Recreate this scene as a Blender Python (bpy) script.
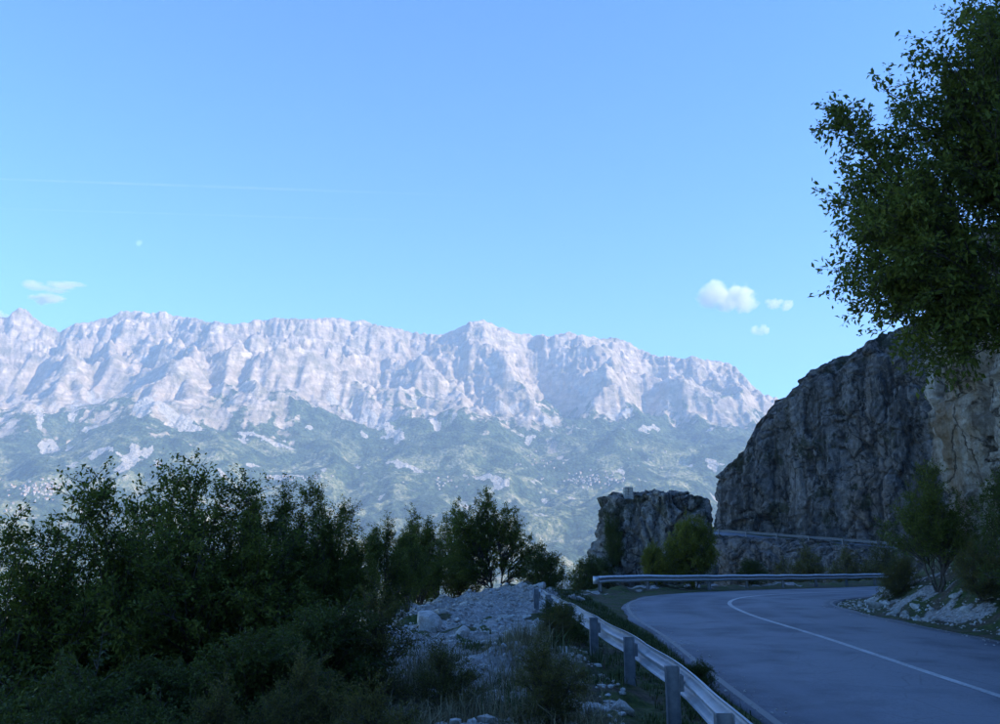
import bpy, bmesh, math, random
import numpy as np
from mathutils import Vector, Matrix

R = math.radians
SC = bpy.context.scene
COL = SC.collection
for o in list(bpy.data.objects):
    bpy.data.objects.remove(o)

# ------------------------------------------------------------------ camera
PITCH = R(12.0)
FPX, CXP, CYP = 866.0, 500.0, 362.0           # focal length and centre in photograph pixels
EYE = 2.0
cam_d = bpy.data.cameras.new('camera')
cam_d.sensor_fit = 'HORIZONTAL'
cam_d.sensor_width = 36.0
cam_d.lens = 36.0 * FPX / 1000.0
cam_d.clip_start = 0.1
cam_d.clip_end = 120000.0
cam = bpy.data.objects.new('camera', cam_d)
COL.objects.link(cam)
cam.location = (0, 0, EYE)
cam.rotation_euler = (math.pi / 2 + PITCH, 0, 0)
SC.camera = cam

# ------------------------------------------------------------------ sky, sun, exposure
SUN_EL, SUN_AZ = R(29.0), R(104.0)            # azimuth clockwise from +Y (the view direction)
w = bpy.data.worlds.new('World')
SC.world = w
w.use_nodes = True
nt = w.node_tree
nt.nodes.clear()
sky = nt.nodes.new('ShaderNodeTexSky')
sky.sky_type = 'NISHITA'
sky.sun_disc = False
sky.sun_elevation = SUN_EL
sky.sun_rotation = SUN_AZ
sky.altitude = 900.0
sky.air_density = 1.0
sky.dust_density = 0.2
sky.ozone_density = 1.0
bg = nt.nodes.new('ShaderNodeBackground')
bg.inputs['Strength'].default_value = 0.15
wo = nt.nodes.new('ShaderNodeOutputWorld')
hs = nt.nodes.new('ShaderNodeHueSaturation')               # the camera's vivid, cool rendering, the same over the whole sky
hs.inputs['Saturation'].default_value = 1.23
nt.links.new(sky.outputs[0], hs.inputs['Color'])
tint = nt.nodes.new('ShaderNodeMix')
tint.data_type = 'RGBA'; tint.blend_type = 'MULTIPLY'
tint.inputs[0].default_value = 1.0
tint.inputs[7].default_value = (0.64, 0.955, 1.34, 1)
nt.links.new(hs.outputs[0], tint.inputs[6])
nt.links.new(tint.outputs[2], bg.inputs['Color'])
nt.links.new(bg.outputs[0], wo.inputs['Surface'])

sun_d = bpy.data.lights.new('sun', 'SUN')
sun_d.energy = 5.0
sun_d.angle = R(0.5)
sun_d.color = (1.0, 0.86, 0.69)
sun = bpy.data.objects.new('sun', sun_d)
COL.objects.link(sun)
SUN_DIR = Vector((math.sin(SUN_AZ) * math.cos(SUN_EL), math.cos(SUN_AZ) * math.cos(SUN_EL), math.sin(SUN_EL)))
sun.rotation_euler = SUN_DIR.to_track_quat('Z', 'Y').to_euler()
sun.location = (300, -200, 300)

SC.view_settings.view_transform = 'Standard'
SC.view_settings.look = 'None'
SC.view_settings.gamma = 1.0
SC.view_settings.use_curve_mapping = False
SC.view_settings.exposure = 1.0
SC.cycles.max_bounces = 6
SC.cycles.diffuse_bounces = 3
SC.cycles.glossy_bounces = 2
SC.cycles.transmission_bounces = 2
SC.cycles.transparent_max_bounces = 12
SC.cycles.volume_bounces = 2

# ------------------------------------------------------------------ helpers: pixels, noise
def pix_dir(px, py):
    cx = (np.asarray(px, float) - CXP) / FPX
    cy = (CYP - np.asarray(py, float)) / FPX
    return cx, math.cos(PITCH) - cy * math.sin(PITCH), math.sin(PITCH) + cy * math.cos(PITCH)

def at_depth(px, py, Y):
    """world point seen at that pixel, Y metres ahead"""
    a, b, c = pix_dir(px, py)
    return a / b * Y, Y, EYE + c / b * Y

def project(X, Y, Z):
    dz = Z - EYE
    dep = Y * math.cos(PITCH) + dz * math.sin(PITCH)
    up = -Y * math.sin(PITCH) + dz * math.cos(PITCH)
    return CXP + FPX * X / dep, CYP - FPX * up / dep

_rng = np.random.RandomState(7)
_perm = _rng.permutation(4096)
_perm = np.concatenate([_perm, _perm, _perm])
_ga = _rng.rand(4096) * 2 * np.pi
_G2 = np.stack([np.cos(_ga), np.sin(_ga)], 1)
_g3 = _rng.randn(4096, 3)
_G3 = _g3 / np.linalg.norm(_g3, axis=1)[:, None]

def noise2(x, y, seed=0):
    x = np.asarray(x, float); y = np.asarray(y, float)
    xi = np.floor(x).astype(int); yi = np.floor(y).astype(int)
    xf = x - xi; yf = y - yi
    u = xf ** 3 * (xf * (xf * 6 - 15) + 10); v = yf ** 3 * (yf * (yf * 6 - 15) + 10)
    def g(ix, iy, dx, dy):
        h = _perm[(_perm[(ix + seed * 131) & 4095] + iy) & 4095]
        return _G2[h, 0] * dx + _G2[h, 1] * dy
    a = g(xi, yi, xf, yf); b = g(xi + 1, yi, xf - 1, yf)
    c = g(xi, yi + 1, xf, yf - 1); d = g(xi + 1, yi + 1, xf - 1, yf - 1)
    return ((a * (1 - u) + b * u) * (1 - v) + (c * (1 - u) + d * u) * v) * 1.5

def noise3(x, y, z, seed=0):
    x = np.asarray(x, float); y = np.asarray(y, float); z = np.asarray(z, float)
    xi = np.floor(x).astype(int); yi = np.floor(y).astype(int); zi = np.floor(z).astype(int)
    xf = x - xi; yf = y - yi; zf = z - zi
    u = xf * xf * (3 - 2 * xf); v = yf * yf * (3 - 2 * yf); t = zf * zf * (3 - 2 * zf)
    r = 0
    for i in (0, 1):
        for j in (0, 1):
            for k in (0, 1):
                h = _perm[(_perm[(_perm[(xi + i + seed * 131) & 4095] + yi + j) & 4095] + zi + k) & 4095]
                d = _G3[h, 0] * (xf - i) + _G3[h, 1] * (yf - j) + _G3[h, 2] * (zf - k)
                r = r + d * (u if i else 1 - u) * (v if j else 1 - v) * (t if k else 1 - t)
    return r * 1.5

def fbm2(x, y, oct=4, seed=0, gain=0.5):
    r = 0; a = 1; f = 1
    for k in range(oct):
        r = r + a * noise2(x * f, y * f, seed + k); a *= gain; f *= 2.03
    return r

def fbm3(x, y, z, oct=4, seed=0, gain=0.5):
    r = 0; a = 1; f = 1
    for k in range(oct):
        r = r + a * noise3(x * f, y * f, z * f, seed + k); a *= gain; f *= 2.03
    return r

def ridge2(x, y, oct=4, seed=0, gain=0.5):
    r = 0; a = 1; f = 1
    for k in range(oct):
        r = r + a * (1 - 2 * np.abs(noise2(x * f, y * f, seed + k))); a *= gain; f *= 2.07
    return r

def ridge3(x, y, z, oct=4, seed=0, gain=0.5):
    r = 0; a = 1; f = 1
    for k in range(oct):
        r = r + a * (1 - 2 * np.abs(noise3(x * f, y * f, z * f, seed + k))); a *= gain; f *= 2.07
    return r

def facets(x, y, z, seed=0):
    """broken-rock relief: every cell of a jittered lattice is a flat, randomly tilted block face; also the gap to the next block"""
    x = np.asarray(x, float); sh = x.shape
    p = np.stack([x.ravel(), np.asarray(y, float).ravel(), np.asarray(z, float).ravel()], 1)
    c = np.floor(p).astype(int)
    b1 = np.full(len(p), 9.0); b2 = np.full(len(p), 9.0); val = np.zeros(len(p))
    for i in (-1, 0, 1):
        for j in (-1, 0, 1):
            for k in (-1, 0, 1):
                q = c + np.array([i, j, k])
                h = _perm[(_perm[(_perm[(q[:, 0] + seed * 131) & 4095] + q[:, 1]) & 4095] + q[:, 2]) & 4095]
                d = p - q - 0.5 - 0.45 * _G3[h]
                r = (d ** 2).sum(1)
                v = (h % 97) / 97.0 - 0.5 + 0.9 * (d * _G3[(h * 7 + 3) & 4095]).sum(1)
                n1 = r < b1
                b2 = np.where(n1, b1, np.minimum(b2, r)); val = np.where(n1, v, val); b1 = np.where(n1, r, b1)
    return val.reshape(sh), (np.sqrt(b2) - np.sqrt(b1)).reshape(sh)

def sstep(a, b, x):
    t = np.clip((np.asarray(x, float) - a) / (b - a), 0, 1)
    return t * t * (3 - 2 * t)

# ------------------------------------------------------------------ helpers: meshes and tags
def mesh_np(name, verts, faces, mat=None, smooth=True):
    """one mesh from an (n,3) array and an (m,k) face array of one k"""
    me = bpy.data.meshes.new(name)
    verts = np.ascontiguousarray(verts, dtype=np.float32)
    faces = np.ascontiguousarray(faces, dtype=np.int32)
    n, k = faces.shape
    me.vertices.add(len(verts)); me.vertices.foreach_set('co', verts.ravel())
    me.loops.add(n * k); me.loops.foreach_set('vertex_index', faces.ravel())
    me.polygons.add(n)
    me.polygons.foreach_set('loop_start', np.arange(0, n * k, k, dtype=np.int32))
    me.polygons.foreach_set('loop_total', np.full(n, k, dtype=np.int32))
    me.polygons.foreach_set('use_smooth', np.full(n, bool(smooth)))
    me.update(calc_edges=True)
    if mat: me.materials.append(mat)
    return me

def grid_faces(nu, nv):
    i = np.arange(nu - 1)[:, None] * nv + np.arange(nv - 1)[None, :]
    i = i.ravel()
    return np.stack([i, i + nv, i + nv + 1, i + 1], 1)

def attr(me, name, vals):
    a = me.attributes.new(name, 'FLOAT', 'POINT')
    a.data.foreach_set('value', np.ascontiguousarray(vals, dtype=np.float32).ravel())

def obj(name, data, parent=None, loc=None, kind=None, label=None, cat=None, group=None):
    o = bpy.data.objects.new(name, data)
    COL.objects.link(o)
    if parent: o.parent = parent
    if loc is not None: o.location = loc
    if kind: o['kind'] = kind
    if label: o['label'] = label
    if cat: o['category'] = cat
    if group: o['group'] = group
    return o

# ------------------------------------------------------------------ helpers: materials
class NT:
    def __init__(self, name):
        self.m = bpy.data.materials.new(name); self.m.use_nodes = True
        self.t = self.m.node_tree; self.t.nodes.clear()
        self.out = self.t.nodes.new('ShaderNodeOutputMaterial')
    def n(self, typ, **kw):
        nd = self.t.nodes.new(typ)
        for k, v in kw.items():
            if k.startswith('i_'):
                key = k[2:]
                key = int(key) if key.isdigit() else key.replace('_', ' ')
                if isinstance(v, bpy.types.NodeSocket): self.t.links.new(v, nd.inputs[key])
                else: nd.inputs[key].default_value = v
            else: setattr(nd, k, v)
        return nd
    def l(self, a, b): self.t.links.new(a, b)
    def pos(self, scale=(1, 1, 1), kind='Object'):
        tc = self.n('ShaderNodeTexCoord')
        mp = self.n('ShaderNodeMapping'); mp.inputs['Scale'].default_value = scale
        self.l(tc.outputs[kind], mp.inputs['Vector'])
        return mp.outputs[0]
    def noise(self, vec, scale, detail=4, rough=0.55, dist=0.0):
        nd = self.n('ShaderNodeTexNoise')
        self.l(vec, nd.inputs['Vector'])
        nd.inputs['Scale'].default_value = scale; nd.inputs['Detail'].default_value = detail
        nd.inputs['Roughness'].default_value = rough; nd.inputs['Distortion'].default_value = dist
        return nd.outputs[0]
    def ramp(self, fac, stops):
        nd = self.n('ShaderNodeValToRGB')
        cr = nd.color_ramp
        while len(cr.elements) < len(stops): cr.elements.new(0.5)
        for e, (p, c) in zip(cr.elements, stops):
            e.position = p
            e.color = (c, c, c, 1) if isinstance(c, (int, float)) else (*c, 1)
        self.l(fac, nd.inputs[0])
        return nd.outputs[0]
    def mix(self, fac, a, b, blend='MIX'):
        nd = self.n('ShaderNodeMix', data_type='RGBA', blend_type=blend)
        for s, v in ((nd.inputs[0], fac), (nd.inputs[6], a), (nd.inputs[7], b)):
            if isinstance(v, bpy.types.NodeSocket): self.l(v, s)
            elif isinstance(v, tuple): s.default_value = (*v, 1)
            else: s.default_value = v
        return nd.outputs[2]
    def math(self, op, a, b=0.0, c=None):
        nd = self.n('ShaderNodeMath', operation=op)
        for i, v in enumerate((a, b, c)):
            if v is None: continue
            if isinstance(v, bpy.types.NodeSocket): self.l(v, nd.inputs[i])
            else: nd.inputs[i].default_value = v
        return nd.outputs[0]
    def attr(self, name):
        return self.n('ShaderNodeAttribute', attribute_name=name).outputs['Fac']
    def bump(self, h, dist, strength=1.0, prev=None):
        nd = self.n('ShaderNodeBump'); nd.inputs['Distance'].default_value = dist
        nd.inputs['Strength'].default_value = strength
        self.l(h, nd.inputs['Height'])
        if prev: self.l(prev, nd.inputs['Normal'])
        return nd.outputs[0]
    def bsdf(self, col, rough=0.9, normal=None, metal=0.0, spec=0.3):
        nd = self.n('ShaderNodeBsdfPrincipled')
        for k, v in (('Base Color', col), ('Roughness', rough), ('Metallic', metal)):
            if isinstance(v, bpy.types.NodeSocket): self.l(v, nd.inputs[k])
            elif isinstance(v, tuple): nd.inputs[k].default_value = (*v, 1)
            else: nd.inputs[k].default_value = v
        nd.inputs['Specular IOR Level'].default_value = spec
        if normal: self.l(normal, nd.inputs['Normal'])
        self.l(nd.outputs[0], self.out.inputs['Surface'])
        return nd.outputs[0]

# ================================================================== FAR TERRAIN: the mountain range and the valley
CREST = [(-160, 322), (-110, 318), (-60, 326), (-20, 320), (0, 318), (8, 318), (15, 312), (19, 308), (28, 309), (33, 316), (45, 325), (60, 332), (75, 324), (95, 321),
         (112, 317), (118, 313), (140, 312), (165, 312), (175, 316), (200, 320), (240, 324), (255, 320), (275, 318),
         (305, 319), (325, 318), (345, 319), (365, 321), (380, 325), (400, 329), (420, 332), (440, 334), (455, 330),
         (470, 322), (482, 320), (495, 324), (510, 331), (525, 334), (550, 336), (570, 333), (590, 337), (610, 338),
         (630, 342), (640, 349), (655, 355), (685, 357), (700, 358), (715, 360), (728, 362), (740, 372), (750, 383),
         (765, 394), (785, 402), (805, 407), (850, 415), (950, 430), (1200, 450)]
def crest_y(x):
    x = np.asarray(x, float)
    return 5900 + 0.10 * (x + 3400) + 230 * noise2(x / 1300, 3.3, 5) + 130 * noise2(x / 430, 9.1, 6)

cpx = np.array([c[0] for c in CREST], float); cpy = np.array([c[1] for c in CREST], float)
_a, _b, _c = pix_dir(cpx, cpy)
_s = _a / _b; _Y = np.full_like(_s, 6000.0)
for _ in range(12): _Y = crest_y(_s * _Y)
CRX, CRZ = _s * _Y, EYE + _c / _b * _Y

GD = [-1500, -500, 0, 40, 150, 320, 700, 1150, 1500, 1800, 2300, 2900, 3500, 4600, 6000]
GV = [0.55, 0.80, 1.0, 0.965, 0.88, 0.755, 0.59, 0.475, 0.375, 0.285, 0.135, 0.01, -0.10, -0.20, -0.20]
def base_h(X, Y):
    zc = np.interp(X, CRX, CRZ)
    d = crest_y(X) - Y
    zs = np.interp(X, np.linspace(-8000, 8000, 40), np.interp(np.linspace(-8000, 8000, 40), CRX, CRZ))
    wgt = np.clip(1 - d / 700, 0, 1)
    zz = zc * wgt + zs * (1 - wgt)
    zz = np.where(d > 900, 1500 * sstep(500, 2300, d) + zz * (1 - sstep(500, 2300, d)), zz)
    return zz * np.interp(d, GD, GV), d

def erode(h, dx, iters, K, m=0.45):
    ny, nx = h.shape
    idx = np.arange(nx * ny).reshape(ny, nx)
    offs = [(-1, 0), (1, 0), (0, -1), (0, 1), (-1, -1), (-1, 1), (1, -1), (1, 1)]
    for it in range(iters):
        best = np.zeros_like(h); rec = idx.copy()
        P = np.pad(h, 1, mode='edge'); PI = np.pad(idx, 1, mode='edge')
        for oy, ox in offs:
            q = P[1 + oy:1 + oy + ny, 1 + ox:1 + ox + nx]; qi = PI[1 + oy:1 + oy + ny, 1 + ox:1 + ox + nx]
            s = (h - q) / (dx * math.hypot(oy, ox))
            b = s > best
            best = np.where(b, s, best); rec = np.where(b, qi, rec)
        hf = h.ravel(); order = np.argsort(-hf, kind='stable'); r = rec.ravel()
        A = [dx * dx] * (nx * ny); rl = r.tolist(); ol = order.tolist()
        for i in ol:
            j = rl[i]
            if j != i: A[j] += A[i]
        A = np.array(A)
        dist = np.where((np.abs(r % nx - np.arange(nx * ny) % nx) + np.abs(r // nx - np.arange(nx * ny) // nx)) > 1, 1.414, 1.0) * dx
        F = (K * A ** m / dist).tolist()
        hl = hf.tolist()
        for i in reversed(ol):
            j = rl[i]
            if j != i:
                f = F[i]
                hl[i] = (hl[i] + f * hl[j]) / (1 + f)
        h = np.array(hl).reshape(ny, nx)
        # slopes steeper than the rock can hold slump
        for _ in range(2):
            P = np.pad(h, 1, mode='edge'); acc = np.zeros_like(h)
            for oy, ox in offs[:4]:
                dlt = P[1 + oy:1 + oy + ny, 1 + ox:1 + ox + nx] - h
                acc += np.sign(dlt) * np.maximum(np.abs(dlt) - 1.25 * dx, 0)
            h = h + 0.18 * acc
    return h, A.reshape(ny, nx)

EDX = 24.0
ex = np.arange(-5400, 4400, EDX); ey = np.arange(680, 7300, EDX)
EX, EY = np.meshgrid(ex, ey)
H0, ED = base_h(EX, EY)
wx = EX + 160 * noise2(EX / 700, EY / 700, 41); wy = EY + 160 * noise2(EX / 700, EY / 700, 42)
lowz = sstep(900, 2400, ED)
spur = ridge2((wx + 0.55 * wy) / 640, wy / 950, 4, 11, 0.6)
H0 = H0 + (165 * spur - 115) * (0.10 + 0.90 * sstep(0, 500, ED)) * (1 - 0.45 * sstep(550, 900, ED) - 0.30 * lowz)
H0 = H0 + 120 * lowz * fbm2(wx / 1300, wy / 900, 4, 21)
H0 = H0 + 24 * fbm2(EX / 130, EY / 130, 3, 31)
H0 = H0 + (1 - lowz) * sstep(-100, 250, ED) * (1 - 0.8 * sstep(380, 640, ED)) * (60 * facets(wx / 360, wy / 300, 0 * EX, 33)[0] + 48 * facets(wx / 150, wy / 130, 0 * EX, 34)[0])
# an added wooded cone whose dark colour stands in for a valley shadow, the low spur with the pale landslip, and a wooded spur to the right
def cone(H, px, py, Y, up, rx, ry, p=1.2):
    x, y, z = at_depth(px, py, Y)
    q = np.sqrt(((EX - x) / rx) ** 2 + ((EY - y) / ry) ** 2)
    return np.maximum(H, H + up * np.clip(1 - q, 0, 1) ** p)
H0 = cone(H0, 145, 415, 4300, 170, 560, 650)
H0 = cone(H0, 590, 500, 3300, 170, 170, 200, 1.0)
H0 = cone(H0, 690, 430, 4300, 110, 520, 700)
H0 = cone(H0, 20, 520, 3000, 120, 500, 500)
EH, EA = erode(H0, EDX, 20, 0.017)
# below the rock the ground eases into rolling wooded hills
HB, _ = base_h(EX, EY)
HB = HB + 95 * fbm2(wx / 800, wy / 560, 4, 23) + 50 * ridge2(wx / 460, wy / 380, 4, 24) - 75
ease = sstep(650, 1350, ED) * 0.66
EH = EH * (1 - ease) + (HB + 0.25 * (EH - H0)) * ease

def bil(F, X, Y):
    fx = np.clip((X - ex[0]) / EDX, 0, len(ex) - 1.001); fy = np.clip((Y - ey[0]) / EDX, 0, len(ey) - 1.001)
    ix = fx.astype(int); iy = fy.astype(int); u = fx - ix; v = fy - iy
    u = u * u * (3 - 2 * u) * 0.5 + u * 0.5; v = v * v * (3 - 2 * v) * 0.5 + v * 0.5
    return (F[iy, ix] * (1 - u) + F[iy, ix + 1] * u) * (1 - v) + (F[iy + 1, ix] * (1 - u) + F[iy + 1, ix + 1] * u) * v

NS, NY = 860, 600
S = np.linspace(-0.70, 0.56, NS)
q = np.linspace(0, 1, NY)
YY = 700 + (7000 - 700) * q ** 0.93
GS, GY = np.meshgrid(S, YY, indexing='ij')
GX = GS * GY
GH = bil(EH, GX, GY)
_, GDd = base_h(GX, GY)
lowm = sstep(900, 2000, GDd)
upm = (1 - lowm) * (1 - 0.72 * sstep(360, 640, GDd + 160 * noise2(GX / 330, GY / 900, 65)))
GH += upm * (20 * ridge2((GX + 0.8 * GY) / 150, (GY - 0.3 * GX) / 150, 4, 51, 0.65) + 10 * fbm2(GX / 46, GY / 46, 3, 61, 0.6))
strata = np.sin((GH + 0.10 * GX + 25 * noise2(GX / 500, GY / 500, 66)) / 27.0)
GH += upm * (4.0 + 9.0 * sstep(-0.2, 0.4, noise2(GX / 600, GY / 300, 67))) * np.sign(strata) * np.abs(strata) ** 0.6
GH += upm * 26 * facets(GX / 150, GY / 150, GH / 260, 68)[0] + upm * 11 * facets(GX / 52, GY / 52, GH / 80, 69)[0]
# runnels combing straight down the scree aprons
GH += (1 - lowm) * sstep(250, 500, GDd) * 7 * ridge2((GX + 0.10 * GY) / 75, GY / 700, 3, 72, 0.55)
GH += lowm * 5 * fbm2(GX / 70, GY / 70, 3, 71, 0.6)
# bring the skyline of every column to the drawn crest
for it in range(3):
    pxs, pys = project(GX, GY, GH)
    k = np.argmin(pys + (np.abs(GDd) > 600) * 500, axis=1)
    ii = np.arange(NS)
    px_k, py_k = pxs[ii, k], pys[ii, k]
    tgt = np.interp(px_k, cpx, cpy) + 1.5 * noise2(px_k / 4.0, 0.5, 81) + 1.6 * noise2(px_k / 11.0, 0.5, 82)
    dep = GY[ii, k]
    dz = (py_k - tgt) / FPX * dep * 1.0
    ker = np.exp(-(np.arange(-40, 41) / 8.0) ** 2); ker /= ker.sum()
    dzs = np.convolve(np.pad(dz, 40, mode='edge'), ker, mode='valid'); dzr = dz - dzs
    GH += dzs[:, None] * (np.exp(-np.maximum(GDd, 0) / 420.0) * (GDd > -700) + (GDd <= -700) * 0.6)
    GH += dzr[:, None] * np.exp(-np.maximum(GDd, 0) / (45.0 + 70 * np.abs(noise2(GX / 160, GY / 160, 83)))) * (GDd > -700)

gx_, gy_ = np.gradient(GH)
slope = np.hypot(np.gradient(GH, axis=1) / np.maximum(np.gradient(GY, axis=1), 1), np.gradient(GH, axis=0) / np.maximum(np.gradient(GX, axis=0), 1))
area = np.log10(np.maximum(bil(EA, GX, GY), 1))
n1 = fbm2(GX / 420, GY / 420, 5, 91, 0.6); n2 = fbm2(GX / 60, GY / 60, 3, 92)
rock = sstep(-210, 260, GH - 790 + 240 * n1 + 130 * n2 + 90 * (area - 3.6) + 110 * (slope - 0.75) + 80 * sstep(0, -2500, GX))
# bare gullies, landslips and tracks running down into the forest
bare = sstep(0.66, 1.0, 0.5 + 0.60 * fbm2(GX / 260, GY / 200, 4, 95, 0.6) + 0.22 * (area - 4.2)) * sstep(-50, 250, GH) * sstep(1500, 900, GH)
def slip(px0, py0, px1, py1, wid, Yg=4200):
    """a pale landslip whose centre line runs between two places on the terrain"""
    global bare
    pts = []
    for px, py in ((px0, py0), (px1, py1)):
        P = np.hypot(pX - px, pY - py) + (GDd < 150) * 99
        j = np.unravel_index(np.argmin(P), P.shape); pts.append((GX[j], GY[j]))
    (ax, ay), (bx, by) = pts
    L2 = (bx - ax) ** 2 + (by - ay) ** 2 + 1
    t = np.clip(((GX - ax) * (bx - ax) + (GY - ay) * (by - ay)) / L2, 0, 1)
    dd = np.hypot(GX - ax - t * (bx - ax), GY - ay - t * (by - ay)) * (1 + 0.5 * n2) + 14 * n2
    bare = np.maximum(bare, sstep(wid, wid * 0.6, dd / (0.75 + 0.4 * np.sin(t * 3.1))))
pX, pY = project(GX, GY, GH)
for a in ((150, 398, 140, 416, 50), (150, 405, 208, 436, 55), (88, 457, 112, 448, 22), (122, 468, 136, 446, 40), (140, 455, 150, 450, 26),
          (36, 405, 40, 430, 16), (76, 400, 72, 420, 14), (240, 432, 290, 448, 26), (366, 412, 400, 436, 45), (330, 398, 360, 420, 30), (270, 478, 300, 476, 22),
          (610, 418, 630, 410, 40), (640, 430, 655, 426, 24), (470, 408, 512, 408, 30), (540, 420, 590, 430, 18), (390, 462, 420, 472, 22), (465, 476, 505, 484, 24)):
    slip(*a)
field = sstep(0.05, 0.35, fbm2(GX / 260, GY / 170, 5, 97, 0.65) + 0.25 * sstep(350, -150, GH) - 0.04) * sstep(760, 350, GH)
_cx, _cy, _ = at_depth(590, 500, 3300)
field *= sstep(150, 210, np.hypot(GX - _cx, GY - _cy) + 30 * n1)  # no fields on the cone: its dark forest tone stands in for shadow

# ---- materials of the far terrain
def terrain_mat():
    t = NT('mountain_surface')
    p = t.pos()
    n_big = t.noise(p, 0.0035, 6, 0.6); n_mid = t.noise(p, 0.016, 6, 0.65); n_fin = t.noise(p, 0.06, 4, 0.65)
    ps = t.pos((0.004, 0.004, 0.03)); n_str = t.noise(ps, 1.0, 5, 0.6, 0.6)
    rockc = t.ramp(n_mid, [(0.34, (0.21, 0.165, 0.12)), (0.5, (0.50, 0.405, 0.305)), (0.66, (0.74, 0.615, 0.48))])
    rockc = t.mix(t.ramp(n_big, [(0.42, 0.0), (0.62, 0.55)]), rockc, (0.42, 0.33, 0.25))
    rockc = t.mix(t.ramp(n_str, [(0.45, 0.0), (0.58, 0.5)]), rockc, (0.24, 0.215, 0.20))
    # thin turf and scrub in patches on the rock
    rockc = t.mix(t.ramp(t.noise(p, 0.009, 7, 0.7), [(0.48, 0.0), (0.62, 0.65)]), rockc, (0.15, 0.145, 0.085))
    screec = t.ramp(n_fin, [(0.3, (0.30, 0.27, 0.23)), (0.7, (0.52, 0.48, 0.42))])
    vor = t.n('ShaderNodeTexVoronoi'); t.l(p, vor.inputs['Vector']); vor.inputs['Scale'].default_value = 0.055
    vcol = vor.outputs['Distance']
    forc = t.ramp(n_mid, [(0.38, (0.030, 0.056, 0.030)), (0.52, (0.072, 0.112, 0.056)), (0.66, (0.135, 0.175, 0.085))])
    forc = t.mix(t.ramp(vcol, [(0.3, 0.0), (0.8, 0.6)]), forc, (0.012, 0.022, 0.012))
    fldc = t.ramp(t.math('ADD', t.math('MULTIPLY', n_fin, 0.5), t.math('MULTIPLY', n_mid, 0.5)), [(0.40, (0.05, 0.08, 0.035)), (0.47, (0.15, 0.175, 0.08)), (0.54, (0.25, 0.255, 0.13)), (0.62, (0.46, 0.41, 0.28))])
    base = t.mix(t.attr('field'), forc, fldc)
    rk = t.ramp(t.math('ADD', t.attr('rock'), t.math('MULTIPLY', t.math('SUBTRACT', n_fin, 0.5), 0.9)), [(0.35, 0.0), (0.62, 1.0)])
    base = t.mix(rk, base, rockc)
    br = t.ramp(t.math('ADD', t.attr('bare'), t.math('MULTIPLY', t.math('SUBTRACT', n_fin, 0.5), 0.7)), [(0.42, 0.0), (0.62, 1.0)])
    base = t.mix(br, base, screec)
    b1 = t.bump(t.noise(p, 0.03, 8, 0.7), 22.0, 0.9)
    b2 = t.bump(t.math('MULTIPLY', t.math('SUBTRACT', 1.0, vcol), t.math('SUBTRACT', 1.0, rk)), 9.0, 0.8, b1)
    t.bsdf(base, 0.95, b2, spec=0.1)
    return t.m
me = mesh_np('mountains', np.stack([GX, GY, GH], -1).reshape(-1, 3), grid_faces(NS, NY), terrain_mat())
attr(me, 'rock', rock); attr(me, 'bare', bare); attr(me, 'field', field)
mountains = obj('mountains', me, kind='structure', label='pale limestone mountain range above a wooded valley')

def far_ground(px, py):
    P = np.hypot(pX - px, pY - py) + (GDd < 100) * 99
    j = np.unravel_index(np.argmin(P), P.shape)
    return GX[j], GY[j], GH[j]

# ================================================================== NEAR GROUND: road line and the mountainside it is cut into
RC = np.array([(6.3, -140, 0), (6.5, -60, 0), (6.55, -25, 0), (6.6, -8, 0), (6.5, 4, 0), (6.78, 12.6, 0), (7.2, 20, 0), (7.45, 27, 0), (8.35, 32.6, 0), (10.6, 37.2, -.03),
               (14.9, 42.2, -.15), (21.5, 48.9, -.34), (29, 56, -.48), (38, 63.5, -.45), (46.5, 72, 0.0), (51.5, 82, .6), (51, 93, 1.25), (45, 102, 1.9),
               (37.5, 109.5, 2.7), (30.5, 117, 3.5), (29, 127, 4.1), (34, 139, 4.7), (48, 152, 5.4), (75, 168, 6.5), (120, 190, 8)], float)
def catmull(P, n):
    P = np.vstack([2 * P[0] - P[1], P, 2 * P[-1] - P[-2]]); out = []
    for i in range(1, len(P) - 2):
        p0, p1, p2, p3 = P[i - 1:i + 3]
        for t in np.linspace(0, 1, n, endpoint=False):
            out.append(0.5 * (2 * p1 + (p2 - p0) * t + (2 * p0 - 5 * p1 + 4 * p2 - p3) * t * t + (3 * p1 - p0 - 3 * p2 + p3) * t ** 3))
    out.append(P[-2]); return np.array(out)
RL = catmull(RC, 12)
_seg = np.hypot(*(np.diff(RL[:, :2], axis=0).T)); RS = np.concatenate([[0], np.cumsum(_seg)])
rs_ = np.arange(0, RS[-1], 0.8)
RL = np.stack([np.interp(rs_, RS, RL[:, k]) for k in range(3)], 1)
RT = np.gradient(RL, axis=0); RT[:, 2] = 0; RT /= np.linalg.norm(RT, axis=1)[:, None]
RN = np.stack([-RT[:, 1], RT[:, 0], 0 * RT[:, 0]], 1)      # to the left: the valley side
HALF = 3.65
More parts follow.
